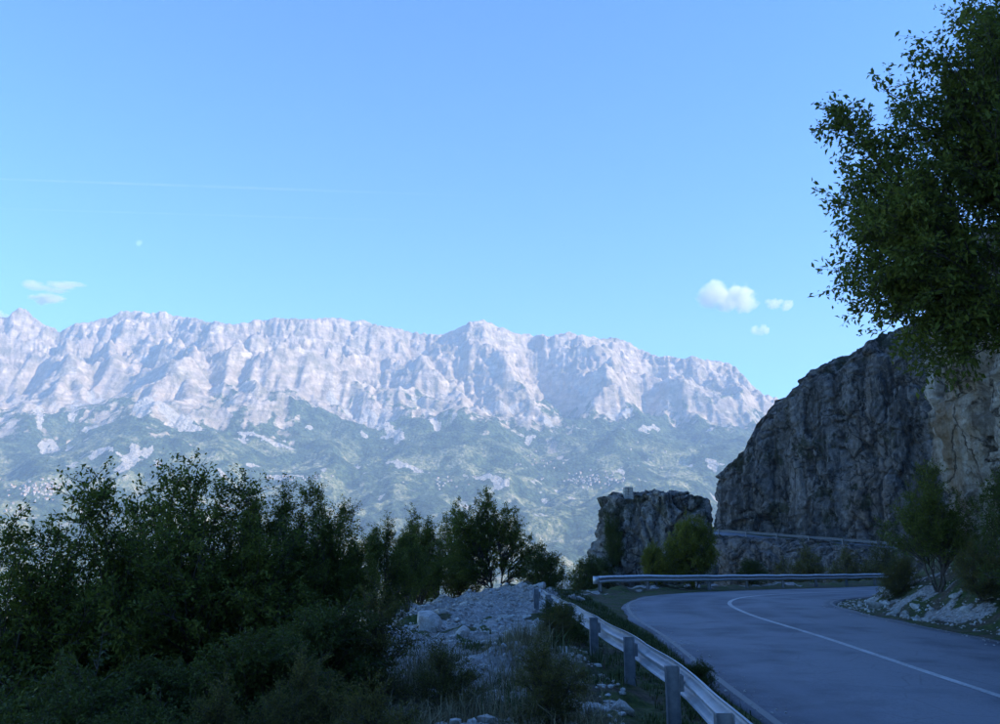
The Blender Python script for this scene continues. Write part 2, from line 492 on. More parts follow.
def road_d(X, Y):
    """signed distance from the road's centre line (valley side positive), road level and station there"""
    X = np.asarray(X, float); sh = X.shape
    X = X.ravel(); Y = np.asarray(Y, float).ravel()
    D = np.empty_like(X); Z = np.empty_like(X); ST = np.empty_like(X)
    A = RL[:-1, :2]; V = RL[1:, :2] - A; L2 = (V ** 2).sum(1)
    for i in range(0, len(X), 20000):
        x = X[i:i + 20000, None] - A[None, :, 0]; y = Y[i:i + 20000, None] - A[None, :, 1]
        t = np.clip((x * V[:, 0] + y * V[:, 1]) / L2, 0, 1)
        dx = x - t * V[:, 0]; dy = y - t * V[:, 1]; d2 = dx * dx + dy * dy
        j = np.argmin(d2, 1); r = np.arange(len(j))
        sgn = np.sign(V[j, 0] * dy[r, j] - V[j, 1] * dx[r, j]); sgn[sgn == 0] = 1
        D[i:i + 20000] = np.sqrt(d2[r, j]) * sgn
        ST[i:i + 20000] = (j + t[r, j]) * 0.8
        Z[i:i + 20000] = RL[j, 2] * (1 - t[r, j]) + RL[j + 1, 2] * t[r, j]
    return D.reshape(sh), Z.reshape(sh), ST.reshape(sh)

def ground_h(X, Y):
    X = np.asarray(X, float); Y = np.asarray(Y, float)
    d, z, st = road_d(X, Y)
    e = d - HALF                                            # metres beyond the valley-side edge of the asphalt
    ledge = np.interp(Y, [-200, -30, 8, 27, 31, 36, 60, 70, 110, 150], [9, 7, 6.0, 6.2, 4.6, 3.6, 3.2, 2.2, 0.9, 2.0])
    ledge = ledge + 0.7 * noise2(X / 3.1, Y / 3.1, 3) + 0.3 * noise2(X / 0.9, Y / 0.9, 4)
    b = np.maximum(e - ledge, 0)
    rough = sstep(0.2, 2.5, e)
    drop = 0.30 * np.minimum(b, 1.2) + 0.80 * np.maximum(b - 0.8, 0) + 0.0012 * b ** 2 * (b < 200)
    steep = sstep(60, 90, Y) * sstep(140, 128, Y)
    drop = drop * (1 + 8.0 * steep)
    v = z - drop + rough * (0.17 * fbm2(X / 1.7, Y / 1.7, 4, 7, 0.6) + 0.10 * ridge2(X / 0.9, Y / 0.9, 3, 9, 0.6) + 0.10 * facets(X / 0.55, Y / 0.55, 0 * X, 19)[0] * sstep(40, 30, Y) * sstep(-30, 0, Y)) + np.minimum(b, 30) / 30 * 5 * fbm2(X / 14, Y / 14, 4, 8)
    near = sstep(45, 20, np.hypot(X, Y - 8))
    v = v + near * sstep(1.6, 3.2, e) * 0.18 * sstep(12, 2, Y)
    v = v + 0.72 * np.exp(-((X - 0.5) ** 2 / 3.4 + (Y - 28.8) ** 2 / 1.6)) + 0.3 * np.exp(-((X + 2.2) ** 2 / 2.5 + (Y - 24.5) ** 2 / 4.0))
    v = v + 0.35 * np.exp(-((X - 0.2) ** 2 / 1.2 + (Y - 12.5) ** 2 / 5.0))
    # hill side
    u = -d - HALF
    h = 0.55 * np.maximum(u - 0.9, 0) + 0.75 * np.maximum(u - 3.0, 0)
    h = h * (1 - sstep(94, 100, Y) * sstep(9.0, 5.0, u))
    h = np.minimum(h, 34 + 0.85 * np.maximum(u - 27, 0))
    h = np.minimum(h, 300 + 0.1 * u)
    h = h * sstep(185, 128, Y) + 0.12 * np.maximum(u - 1, 0) * sstep(128, 185, Y)
    h = h + sstep(1, 9, u) * (1.3 * fbm2(X / 6, Y / 6, 4, 13)) + sstep(0.8, 2, u) * 0.22 * fbm2(X / 1.3, Y / 1.3, 4, 14) + sstep(20, 90, u) * 22 * fbm2(X / 60, Y / 60, 4, 15)
    v = np.where(d < 0, z + h, v)
    bed = np.abs(d) < HALF - 0.05
    v = np.where(bed, z - 0.12, v)
    edge = sstep(HALF - 0.05, HALF + 0.35, np.abs(d))
    return v - 0.045 * (1 - edge) * (~bed), d, z

def axis(lo, hi, c, n, k):
    t = np.linspace(-1, 1, n)
    f = np.sinh(k * t) / math.sinh(k)
    return np.where(f < 0, c + f * (c - lo), c + f * (hi - c))
gax = axis(-420, 420, 3.0, 430, 4.6); gay = axis(-300, 330, 17.0, 430, 4.0)
NGX, NGY = np.meshgrid(gax, gay, indexing='ij')
NGH, NGD, NGZ = ground_h(NGX, NGY)
rubble = sstep(1.7, 2.6, NGD - HALF + 0.5 * noise2(NGX / 0.8, NGY / 0.8, 33)) * sstep(7.4, 5.4, NGD - HALF + 0.6 * noise2(NGX, NGY, 35)) * sstep(3, 8, NGY) * sstep(34, 30, NGY)
rubble = rubble * sstep(-0.45, -0.10, fbm2(NGX / 2.2, NGY / 2.2, 3, 34) + 0.1)
rubble = np.maximum(rubble, 0.9 * sstep(0.5, 1.3, -NGD - HALF) * sstep(3.6, 2.4, -NGD - HALF) * sstep(-0.1, 0.3, fbm2(NGX / 1.6, NGY / 1.6, 3, 36)))
rubble = np.maximum(rubble, sstep(1.6, 2.2, NGD - HALF) * sstep(4.0, 3.0, NGD - HALF) * sstep(33, 37, NGY) * sstep(62, 50, NGY) * sstep(-0.2, 0.2, fbm2(NGX / 1.1, NGY / 1.1, 3, 37)))
craggy = sstep(60, 75, NGY) * sstep(0.5, 3, NGD - HALF) + sstep(3, 6, -NGD - HALF) * 0.85
# in the distance the green slope goes on below; lower it under the valley sheet
far_blend = np.clip(craggy, 0, 1)

def ground_mat():
    t = NT('mountainside_ground')
    p = t.pos()
    nf = t.noise(p, 9.0, 5, 0.65); nm = t.noise(p, 1.4, 5, 0.6); nb = t.noise(p, 0.16, 5, 0.6)
    vor = t.n('ShaderNodeTexVoronoi'); t.l(p, vor.inputs['Vector']); vor.inputs['Scale'].default_value = 11.0
    vor2 = t.n('ShaderNodeTexVoronoi'); t.l(p, vor2.inputs['Vector']); vor2.inputs['Scale'].default_value = 32.0
    soil = t.ramp(nf, [(0.3, (0.045, 0.036, 0.026)), (0.6, (0.10, 0.08, 0.055)), (0.8, (0.20, 0.17, 0.13))])
    grass = t.ramp(nf, [(0.3, (0.022, 0.034, 0.010)), (0.55, (0.055, 0.075, 0.020)), (0.75, (0.12, 0.12, 0.045))])
    veg = t.mix(t.ramp(nm, [(0.40, 0.0), (0.58, 1.0)]), soil, grass)
    stone = t.mix(t.ramp(vor.outputs['Color'], [(0.1, 0.0), (0.9, 1.0)]), (0.22, 0.20, 0.175), (0.50, 0.47, 0.44))
    stone = t.mix(t.ramp(vor2.outputs['Distance'], [(0.25, 0.0), (0.7, 0.6)]), stone, (0.20, 0.18, 0.16))
    rb = t.ramp(t.math('ADD', t.attr('rubble'), t.math('MULTIPLY', t.math('SUBTRACT', nf, 0.5), 1.1)), [(0.38, 0.0), (0.55, 1.0)])
    base = t.mix(rb, veg, stone)
    crag = t.ramp(nm, [(0.3, (0.07, 0.068, 0.055)), (0.6, (0.16, 0.145, 0.125)), (0.8, (0.26, 0.24, 0.22))])
    cg = t.ramp(t.math('ADD', t.attr('craggy'), t.math('MULTIPLY', t.math('SUBTRACT', nb, 0.5), 1.6)), [(0.4, 0.0), (0.7, 1.0)])
    base = t.mix(cg, base, crag)
    b1 = t.bump(nf, 0.05, 0.8)
    b2 = t.bump(t.math('MULTIPLY', vor.outputs['Distance'], rb), -0.06, 0.9, b1)
    b3 = t.bump(nb, 1.5, 0.5, b2)
    t.bsdf(base, 0.95, b3, spec=0.15)
    return t.m
GROUND_MAT = ground_mat()
me = mesh_np('ground', np.stack([NGX, NGY, NGH], -1).reshape(-1, 3), grid_faces(len(gax), len(gay)), GROUND_MAT)
attr(me, 'rubble', rubble); attr(me, 'craggy', np.clip(craggy, 0, 1))
obj('ground', me, kind='structure', label='rocky mountainside with a stony ledge beside the road')
def gz(x, y): return float(ground_h(np.array([x]), np.array([y]))[0][0])

# ------------------------------------------------------------------ road
def road_mat():
    t = NT('worn_asphalt')
    p = t.pos()
    nf = t.noise(p, 60.0, 3, 0.7); nm = t.noise(p, 1.1, 5, 0.6); nb = t.noise(p, 0.22, 4, 0.6)
    c = t.ramp(nf, [(0.3, (0.075, 0.082, 0.105)), (0.7, (0.145, 0.152, 0.178))])
    c = t.mix(t.ramp(nm, [(0.42, 0.8), (0.56, 0.0)]), c, (0.062, 0.068, 0.085))
    c = t.mix(t.ramp(nb, [(0.47, 0.0), (0.55, 0.75)]), c, (0.185, 0.19, 0.21))
    sp = t.noise(p, 15.0, 6, 0.8)
    c = t.mix(t.ramp(sp, [(0.36, 0.5), (0.47, 0.0)]), c, (0.05, 0.055, 0.07)); c = t.mix(t.ramp(sp, [(0.55, 0.0), (0.66, 0.4)]), c, (0.24, 0.245, 0.27))
    trk = t.attr('track')
    c = t.mix(t.math('MULTIPLY', trk, 0.55), c, (0.17, 0.178, 0.20))
    # cracks and tar patches
    vo = t.n('ShaderNodeTexVoronoi', feature='DISTANCE_TO_EDGE'); t.l(p, vo.inputs['Vector']); vo.inputs['Scale'].default_value = 0.9
    crk = t.math('MULTIPLY', t.ramp(vo.outputs['Distance'], [(0.0, 1.0), (0.018, 0.0)]), t.ramp(nb, [(0.46, 0.0), (0.56, 1.0)]))
    c = t.mix(t.math('MULTIPLY', crk, 0.28), c, (0.035, 0.035, 0.036))
    b = t.bump(nf, 0.006, 0.6); b = t.bump(nm, 0.02, 0.4, b)
    t.bsdf(c, 0.72, b, spec=0.4)
    return t.m
ROAD_MAT = road_mat()
across = np.concatenate([[-HALF - 0.02], np.linspace(-HALF, HALF, 15), [HALF + 0.02]])
i0, i1 = int(110 / 0.8), len(RL) - 1
edge_n = 0.10 * noise2(np.arange(len(RL)) * 0.45, 1.5, 17) + 0.05 * noise2(np.arange(len(RL)) * 1.3, 4.5, 18)
vv = []; tk = []
for i in range(i0, i1):
    for a in across:
        q = a + (edge_n[i] * np.sign(a) if abs(a) > HALF - 0.3 else 0)
        sag = -0.02 * (a / HALF) ** 2 - (0.10 if abs(a) > HALF + 0.01 else 0)
        pt = RL[i] + RN[i] * q
        vv.append((pt[0], pt[1], RL[i, 2] + 0.012 + sag)); 
        tk.append(max(math.exp(-((abs(abs(a) - 1.8) - 0.75) / 0.3) ** 2), 0))
me = mesh_np('road', np.array(vv), grid_faces(i1 - i0, len(across)), ROAD_MAT)
attr(me, 'track', np.array(tk))
road = obj('road', me, kind='structure', label='worn grey asphalt road bending right around the cliff')
def paint_mat(name, lo, hi):
    t = NT(name)
    p = t.pos()
    n = t.noise(p, 22.0, 5, 0.7); n2 = t.noise(p, 1.2, 3, 0.6)
    c = t.mix(t.ramp(t.math('ADD', n, t.math('MULTIPLY', n2, 0.5)), [(lo, 0.0), (hi, 0.92)]), (0.50, 0.50, 0.50), (0.12, 0.12, 0.12))
    t.bsdf(c, 0.6, None, spec=0.4)
    return t.m
PAINT = paint_mat('road_paint', 0.58, 0.98); PAINT_OLD = paint_mat('worn_road_paint', 0.12, 0.52)
def line(off, wid, a, b, mat, name='road_marking'):
    vs = []
    for i in range(a, b):
        for sgn in (-0.5, 0.5):
            q = off + sgn * wid
            pt = RL[i] + RN[i] * q
            vs.append((pt[0], pt[1], RL[i, 2] + 0.012 - 0.02 * (q / HALF) ** 2 + 0.005))
    obj(name, mesh_np(name, np.array(vs), grid_faces(b - a, 2), mat), road)
line(0.0, 0.14, i0, i1, PAINT); line(HALF - 0.17, 0.11, i0, i1, PAINT_OLD); line(-HALF + 0.17, 0.10, i0, i1, PAINT_OLD)

# ------------------------------------------------------------------ rock faces
def rock_mat(name, light, mid, dark, streak, ochre, sc=1.0, green=0.75):
    """limestone: mottled grey, dark seepage streaks, pale runs, rust, joints drawn as thin dark lines, and lichen or scrub patches"""
    t = NT(name)
    p = t.pos(); pv = t.pos((1, 1, 0.07))
    n1 = t.noise(p, 0.55 * sc, 8, 0.72); n2 = t.noise(p, 5.0 * sc, 7, 0.72); n3 = t.noise(pv, 1.5 * sc, 8, 0.7, 0.5)
    n4 = t.noise(t.pos((1, 1, 0.12)), 0.33 * sc, 6, 0.68, 0.5); n5 = t.noise(t.pos((1.1, 0.9, 0.05)), 2.3 * sc, 7, 0.7, 0.3)
    c = t.ramp(n2, [(0.32, dark), (0.48, mid), (0.64, light)])
    c = t.mix(t.ramp(n5, [(0.53, 0.0), (0.60, 0.55)]), c, light)
    c = t.mix(t.ramp(n4, [(0.51, 0.0), (0.60, ochre)]), c, (0.36, 0.22, 0.115))
    c = t.mix(t.ramp(n3, [(0.49, 0.0), (0.565, streak)]), c, (0.055, 0.050, 0.046))
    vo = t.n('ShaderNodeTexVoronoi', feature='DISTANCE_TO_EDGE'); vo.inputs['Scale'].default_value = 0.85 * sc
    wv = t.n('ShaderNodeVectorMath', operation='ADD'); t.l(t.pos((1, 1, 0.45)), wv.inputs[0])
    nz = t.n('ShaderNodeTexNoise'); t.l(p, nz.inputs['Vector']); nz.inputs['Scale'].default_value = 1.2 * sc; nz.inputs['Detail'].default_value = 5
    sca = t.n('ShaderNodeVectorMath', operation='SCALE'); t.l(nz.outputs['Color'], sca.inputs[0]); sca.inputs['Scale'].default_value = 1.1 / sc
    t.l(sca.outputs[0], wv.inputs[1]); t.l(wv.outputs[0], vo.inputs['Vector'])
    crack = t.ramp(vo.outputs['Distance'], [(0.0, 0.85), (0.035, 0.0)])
    c = t.mix(crack, c, (0.035, 0.031, 0.027))  # dark colour along the crack lines
    c = t.mix(t.ramp(n1, [(0.56, 0.0), (0.60, green)]), c, t.mix(t.ramp(n2, [(0.4, 0.0), (0.6, 1.0)]), (0.030, 0.040, 0.014), (0.085, 0.085, 0.045)))
    b = t.bump(t.noise(p, 1.6 * sc, 10, 0.75), 0.7 / sc, 1.0)
    b = t.bump(crack, -0.12 / sc, 0.8, b)
    b = t.bump(t.noise(p, 12.0 * sc, 6, 0.75), 0.07 / sc, 0.8, b)
    t.bsdf(c, 0.92, b, spec=0.15)
    return t.m
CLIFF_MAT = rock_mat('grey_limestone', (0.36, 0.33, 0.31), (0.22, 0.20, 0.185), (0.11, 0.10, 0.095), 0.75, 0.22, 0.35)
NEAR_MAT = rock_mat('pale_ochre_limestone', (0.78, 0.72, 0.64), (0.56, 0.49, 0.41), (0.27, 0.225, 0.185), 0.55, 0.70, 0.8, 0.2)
SPUR_MAT = rock_mat('spur_limestone', (0.58, 0.545, 0.51), (0.36, 0.33, 0.305), (0.15, 0.135, 0.125), 0.65, 0.30, 0.6)

def wall(name, pts, nu, nv, amp, fs, mat, seed, lean, back=6.0, label=None, kind='structure', flute=0.5):
    """a rock face swept along (x, y, foot, top, lean) stations: face, rounded brow, and a cap running back"""
    P = catmull(np.array(pts, float), 16)
    s = np.concatenate([[0], np.cumsum(np.hypot(*np.diff(P[:, :2], axis=0).T))])
    u = np.linspace(0, s[-1], nu)
    P = np.stack([np.interp(u, s, P[:, k]) for k in range(P.shape[1])], 1)
    T = np.gradient(P[:, :2], axis=0); T /= np.linalg.norm(T, axis=1)[:, None]
    N = np.stack([-T[:, 1], T[:, 0]], 1)                    # outward: left of the direction of travel
    v = np.linspace(0, 1.22, nv)
    V = np.zeros((nu, nv, 3))
    for j, vj in enumerate(v):
        f = min(vj, 1.0); c = max(vj - 1.0, 0) / 0.22
        Hh = P[:, 3] - P[:, 2]
        inn = P[:, 4] * (f ** 1.3) * Hh + 0.12 * Hh * max(f - 0.8, 0) ** 2 / 0.04 + c * back
        V[:, j, 0] = P[:, 0] - N[:, 0] * inn
        V[:, j, 1] = P[:, 1] - N[:, 1] * inn
        V[:, j, 2] = P[:, 2] + Hh * f + c * back * 0.25
    x, y, z = V[..., 0] * fs, V[..., 1] * fs, V[..., 2] * fs
    disp = ridge3(x * 0.5, y * 0.5, z * 0.2, 3, seed, 0.5) * 0.8 + flute * ridge3(x * 1.6, y * 1.6, z * 0.25, 3, seed + 9, 0.5) * 0.5 + 0.16 * fbm3(x * 4.2, y * 4.2, z * 4.2, 4, seed + 5, 0.6)
    wx_ = x + 0.25 * noise3(x, y, z, seed + 31); wz_ = z + 0.3 * noise3(x + 9, y, z, seed + 32)
    for k_, a_, zs in ((1.1, 0.75, 0.35), (2.9, 0.42, 0.5), (7.0, 0.20, 0.8)):
        fv, fe = facets(wx_ * k_, y * k_, wz_ * k_ * zs, seed + int(k_ * 10))
        disp = disp + a_ * fv - a_ * 0.5 * np.exp(-(fe / 0.07) ** 2)
    V[..., 0] += N[:, None, 0] * disp * amp; V[..., 1] += N[:, None, 1] * disp * amp
    V[..., 2] += 0.35 * amp * fbm3(x * 1.7 + 9, y * 1.7, z * 1.7, 4, seed + 7, 0.6) * (v[None, :] > 0.3)
    return obj(name, mesh_np(name, V.reshape(-1, 3), grid_faces(nu, nv)[:, ::-1], mat), kind=kind, label=label)

def P3(px, py, Y): return at_depth(px, py, Y)
def ztop(px, py, Y): return float(at_depth(px, py, Y)[2])
# the far cliff above the road: stations from the right round the nose to the left and away
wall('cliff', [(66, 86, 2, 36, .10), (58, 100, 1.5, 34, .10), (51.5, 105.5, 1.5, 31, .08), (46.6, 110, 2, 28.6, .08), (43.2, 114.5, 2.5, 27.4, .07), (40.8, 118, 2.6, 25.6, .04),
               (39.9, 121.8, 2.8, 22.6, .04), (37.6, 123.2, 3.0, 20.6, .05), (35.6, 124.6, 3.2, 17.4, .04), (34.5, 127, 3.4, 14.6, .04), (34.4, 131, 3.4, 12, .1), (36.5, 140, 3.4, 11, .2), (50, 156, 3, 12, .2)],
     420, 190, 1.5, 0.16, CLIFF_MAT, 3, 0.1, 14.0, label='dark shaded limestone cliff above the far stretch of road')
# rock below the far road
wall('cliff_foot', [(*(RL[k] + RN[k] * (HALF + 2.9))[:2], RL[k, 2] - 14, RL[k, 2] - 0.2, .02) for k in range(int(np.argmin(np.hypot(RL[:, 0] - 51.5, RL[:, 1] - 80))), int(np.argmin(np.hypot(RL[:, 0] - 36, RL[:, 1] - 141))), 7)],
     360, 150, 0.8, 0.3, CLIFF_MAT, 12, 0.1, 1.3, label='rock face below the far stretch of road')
# the near cliff on the right-hand verge
wall('near_cliff', [(13.6, -15, .2, 11, .1), (13.9, 0, .2, 11, .1), (14.0, 10, .2, 12, .08), (14.3, 17, .2, 12.5, .05), (14.5, 22, .3, 12.5, .04), (15.6, 27.5, .3, 12.5, .03), (17.4, 32, .3, 12.5, .05), (20.3, 36.5, .2, 12, .08), (25, 41.5, .3, 11, .12), (32, 47, 0, 10, .15)],
     420, 170, 0.75, 0.42, NEAR_MAT, 31, 0.1, 5.0, label='pale ochre limestone cliff at the right edge of the road')

# ------------------------------------------------------------------ the rock spur beyond the bend
def spur():
    nu, nv = 260, 130
    th = np.linspace(0, 2 * np.pi, nu, endpoint=False); v = np.linspace(0, 1, nv)
    TH, Vv = np.meshgrid(th, v, indexing='ij')
    n = 3.2
    c, s = np.cos(TH), np.sin(TH)
    rad = 1 / (np.abs(c) ** n + np.abs(s) ** n) ** (1 / n)
    capf = np.clip((Vv - 0.8) / 0.2, 0, 1)
    shrink = np.where(Vv < 0.8, 1.0 - 0.10 * (Vv / 0.8) ** 2, 0.90 * (1 - capf ** 1.6) + 0.002)
    flare = (1 + 2.5 * np.clip(0.66 - Vv, 0, 1) ** 1.25 * (c < 0) * np.abs(c)) * np.where(c > 0, 0.76, 1.0)
    x = 3.1 * rad * c * shrink * flare; y = 3.2 * rad * s * shrink
    top = 10.7 - 0.16 * np.clip(x - 0.3, 0, 9) ** 1.75 * 0.62
    z = np.where(Vv < 0.8, Vv / 0.8, 1.0) * top + capf * 0.12
    X, Y, Z = x + 9.85, y + 55.0, z - 5.9
    k = 0.42
    dsp = 0.55 * ridge3(X * k, Y * k, Z * k * 0.35, 4, 44, 0.55) + 0.2 * fbm3(X * 2.1, Y * 2.1, Z * 1.9, 4, 45, 0.6) - 0.6 * np.exp(-(noise3(X * .5, Y * .5, Z * .22, 46) / .05) ** 2)
    for k_, a_ in ((0.55, 0.55), (1.5, 0.3), (3.6, 0.15)):
        fv, fe = facets(X * k_ + 0.2 * noise3(X, Y, Z, 48), Y * k_, Z * k_ * 0.6, 60 + int(k_ * 10))
        dsp = dsp + a_ * fv - 0.45 * a_ * np.exp(-(fe / 0.07) ** 2)
    side = (1 - capf) ** 0.5
    X = X + c * dsp * side * 0.75; Y = Y + s * dsp * side * 0.75; Z = Z + 0.55 * dsp * (0.3 + 0.7 * capf) * (Vv > 0.2)
    f = grid_faces(nu + 1, nv) % (nu * nv)
    return obj('rock_outcrop', mesh_np('rock_outcrop', np.stack([X, Y, Z], -1).reshape(-1, 3), f, SPUR_MAT), label='blocky grey limestone outcrop with a flat top beyond the guardrail', cat='rock')
spur_o = spur()

# ================================================================== TREES AND SHRUBS
def leaf_mat(name, dark, mid, light, trans=0.25):
    t = NT(name)
    tv = t.attr('tint')
    c = t.ramp(tv, [(0.0, dark), (0.5, mid), (1.0, light)])
    d = t.n('ShaderNodeBsdfPrincipled'); t.l(c, d.inputs['Base Color'])
    d.inputs['Roughness'].default_value = 0.6; d.inputs['Specular IOR Level'].default_value = 0.2
    tr = t.n('ShaderNodeBsdfTranslucent')
    t.l(t.mix(0.5, c, (0.10, 0.14, 0.02)), tr.inputs['Color'])
    mx = t.n('ShaderNodeMixShader'); mx.inputs[0].default_value = trans
    t.l(d.outputs[0], mx.inputs[1]); t.l(tr.outputs[0], mx.inputs[2]); t.l(mx.outputs[0], t.out.inputs['Surface'])
    return t.m
def bark_mat():
    t = NT('bark')
    p = t.pos((1, 1, 0.3)); n = t.noise(p, 18, 5, 0.65)
    t.bsdf(t.ramp(n, [(0.3, (0.035, 0.028, 0.022)), (0.7, (0.12, 0.10, 0.085))]), 0.9, t.bump(n, 0.01, 0.7), spec=0.1)
    return t.m
BARK = bark_mat()
LEAF_DARK = leaf_mat('dark_green_leaves', (0.045, 0.058, 0.010), (0.105, 0.130, 0.020), (0.21, 0.22, 0.040), 0.38)
LEAF_MID = leaf_mat('shrub_leaves', (0.030, 0.042, 0.009), (0.062, 0.080, 0.015), (0.12, 0.135, 0.028), 0.3)
LEAF_YEL = leaf_mat('yellow_green_leaves', (0.075, 0.080, 0.010), (0.17, 0.17, 0.020), (0.29, 0.26, 0.035), 0.38)
LEAF_BROWN = leaf_mat('olive_leaves', (0.060, 0.058, 0.014), (0.125, 0.110, 0.028), (0.21, 0.17, 0.05), 0.35)

def tubes(paths, sides):
    """paths: list of (points (k,3), radii (k,)); one vertex and face array"""
    VS, FS = [], []; base = 0
    ang = np.linspace(0, 2 * np.pi, sides, endpoint=False)
    for P, r in paths:
        P = np.asarray(P, float); k = len(P)
        T = np.gradient(P, axis=0); T /= np.linalg.norm(T, axis=1)[:, None] + 1e-9
        up = np.where(np.abs(T[:, 2:3]) > 0.9, np.array([[1.0, 0, 0]]), np.array([[0, 0, 1.0]]))
        A = np.cross(T, up); A /= np.linalg.norm(A, axis=1)[:, None] + 1e-9
        B = np.cross(T, A)
        ring = P[:, None] + np.asarray(r)[:, None, None] * (np.cos(ang)[None, :, None] * A[:, None] + np.sin(ang)[None, :, None] * B[:, None])
        VS.append(ring.reshape(-1, 3))
        i = np.arange(k - 1)[:, None] * sides + np.arange(sides)[None]
        j = np.arange(k - 1)[:, None] * sides + (np.arange(sides)[None] + 1) % sides
        FS.append((np.stack([i, j, j + sides, i + sides], -1).reshape(-1, 4)) + base)
        base += k * sides
    return np.vstack(VS), np.vstack(FS)

def bez(a, b, c, n):
    t = np.linspace(0, 1, n)[:, None]
    return (1 - t) ** 2 * a + 2 * t * (1 - t) * b + t * t * c

def make_tree(name, seed, stems, blobs, ncl, twigs, leaves, lsize, mat, r0=0.06, tw=0.45, droop=0.0, trunk_name='trunk', slim=0.5, bare_low=0.0, gap=0.0):
    """stems: list of ((x,y,z) foot, (x,y,z) head); blobs: ellipsoids (c, r, weight) the crown fills; both in metres from the foot of the tree"""
    rg = np.random.RandomState(seed)
    root = obj(name, None)
    paths = []; stem_pts = []
    for (f, h) in stems:
        f = np.array(f, float); h = np.array(h, float)
        mid = (f + h) / 2 + rg.randn(3) * 0.08 * np.linalg.norm(h - f) * np.array([1, 1, 0.2])
        P = bez(f, mid, h, 12); P[1:-1] += rg.randn(10, 3) * 0.012 * np.linalg.norm(h - f)
        rr = r0 * rg.uniform(0.75, 1.15) * (1 - np.linspace(0, 1, 12) * 0.85); rr[0] *= 1.5
        paths.append((P, rr)); stem_pts.append((P, rr))
    wts = np.array([b[2] for b in blobs], float); wts /= wts.sum()
    C = []
    while len(C) < ncl:
        b = blobs[rg.choice(len(blobs), p=wts)]
        d = rg.randn(3); d /= np.linalg.norm(d)
        p = np.array(b[0]) + d * np.array(b[1]) * rg.rand() ** 0.42
        if gap and noise3(p[0] * 0.9 + seed, p[1] * 0.9, p[2] * 0.9, 77) < -gap: continue
        C.append(p)
    C = np.array(C)
    SP = np.vstack([p for p, _ in stem_pts]); SR = np.concatenate([r for _, r in stem_pts])
    thin = []
    TW0, TW1 = [], []
    for c in C:
        want = np.array([c[0] * 0.55, c[1] * 0.55, c[2] * 0.62 - 0.1])
        dd = np.linalg.norm(SP - want, axis=1) + 0.4 * rg.rand(len(SP))
        k = int(np.argmin(dd)); s = SP[k]
        L = np.linalg.norm(c - s)
        m = s * 0.45 + c * 0.55 + np.array([0, 0, 0.12 * L]) + rg.randn(3) * 0.07 * L
        P = bez(s, m, c, 7)
        thin.append((P, np.linspace(min(SR[k] * 0.6, 0.014 + 0.012 * L), 0.004, 7)))
        for q in range(twigs):
            a = P[rg.randint(3, 7)]
            d = rg.randn(3); d /= np.linalg.norm(d)
            out = (c - np.array([0, 0, c[2] * 0.4])); out = out / (np.linalg.norm(out) + 1e-6)
            d = d + 0.55 * out + np.array([0, 0, 0.25 - droop]); d /= np.linalg.norm(d)
            TW0.append(a); TW1.append(a + d * tw * rg.uniform(0.5, 1.25))
    TW0 = np.array(TW0); TW1 = np.array(TW1)
    for a, b in zip(TW0, TW1):
        thin.append((np.stack([a, (a + b) / 2 + rg.randn(3) * 0.03, b]), np.array([0.006, 0.0045, 0.002]) * (1 if tw < 0.7 else 1.6)))
    v1, f1 = tubes(paths, 7); v2, f2 = tubes(thin, 3)
    obj(trunk_name, mesh_np(trunk_name, np.vstack([v1, v2]), np.vstack([f1, f2 + len(v1)]), BARK), root)
    n = len(TW0) * leaves
    ti = np.repeat(np.arange(len(TW0)), leaves)
    t = rg.rand(n, 1) ** 0.8
    pos = TW0[ti] * (1 - t) + TW1[ti] * t + rg.randn(n, 3) * 0.05 * tw / 0.45
    ax = (TW1 - TW0)[ti]; ax /= np.linalg.norm(ax, axis=1)[:, None]
    d = rg.randn(n, 3) * 0.75 + ax * 0.7 + np.array([0, 0, -0.15 - droop]); d /= np.linalg.norm(d, axis=1)[:, None]
    s = np.cross(d, rg.randn(n, 3) * 0.6 + np.array([0, 0, 1.0])); s /= np.linalg.norm(s, axis=1)[:, None] + 1e-9
    nr = np.cross(d, s)
    sz = (lsize * rg.uniform(0.4, 1.35, (n, 1)))
    base = pos; tip = pos + d * sz + nr * sz * 0.08
    lf = pos + d * sz * 0.45 + s * sz * slim * 0.5 - nr * sz * 0.10; rt = pos + d * sz * 0.45 - s * sz * slim * 0.5 - nr * sz * 0.10
    V = np.stack([base, lf, tip, rt], 1).reshape(-1, 3)
    F = np.arange(n * 4).reshape(-1, 4)
    me = mesh_np('crown', V, F, mat, smooth=False)
    clt = np.clip(0.5 + 0.5 * noise3(C[:, 0] * 1.3, C[:, 1] * 1.3, C[:, 2] * 1.3, seed % 50) + 0.12 * rg.randn(len(C)), 0, 1)
    tint = np.repeat(clt, twigs)[ti] * 0.6 + 0.4 * rg.rand(n)
    attr(me, 'tint', np.repeat(np.clip(tint, 0, 1), 4))
    obj('crown', me, root)
    return root

PROTO_USED = {}
def plant(proto, x, y, z, rz, sc, label, cat, group=None):
    """the first use moves the prototype itself, later ones copy it and its parts"""
    if proto.name not in PROTO_USED:
        PROTO_USED[proto.name] = 1; r = proto
    else:
        r = proto.copy(); COL.objects.link(r)
        for ch in proto.children:
            c = ch.copy(); COL.objects.link(c); c.parent = r
    r.location = (x, y, z); r.rotation_euler = (0, 0, rz)
    r.scale = sc if isinstance(sc, tuple) else (sc, sc, sc)
    r['label'] = label; r['category'] = cat
    if group: r['group'] = group
    return r

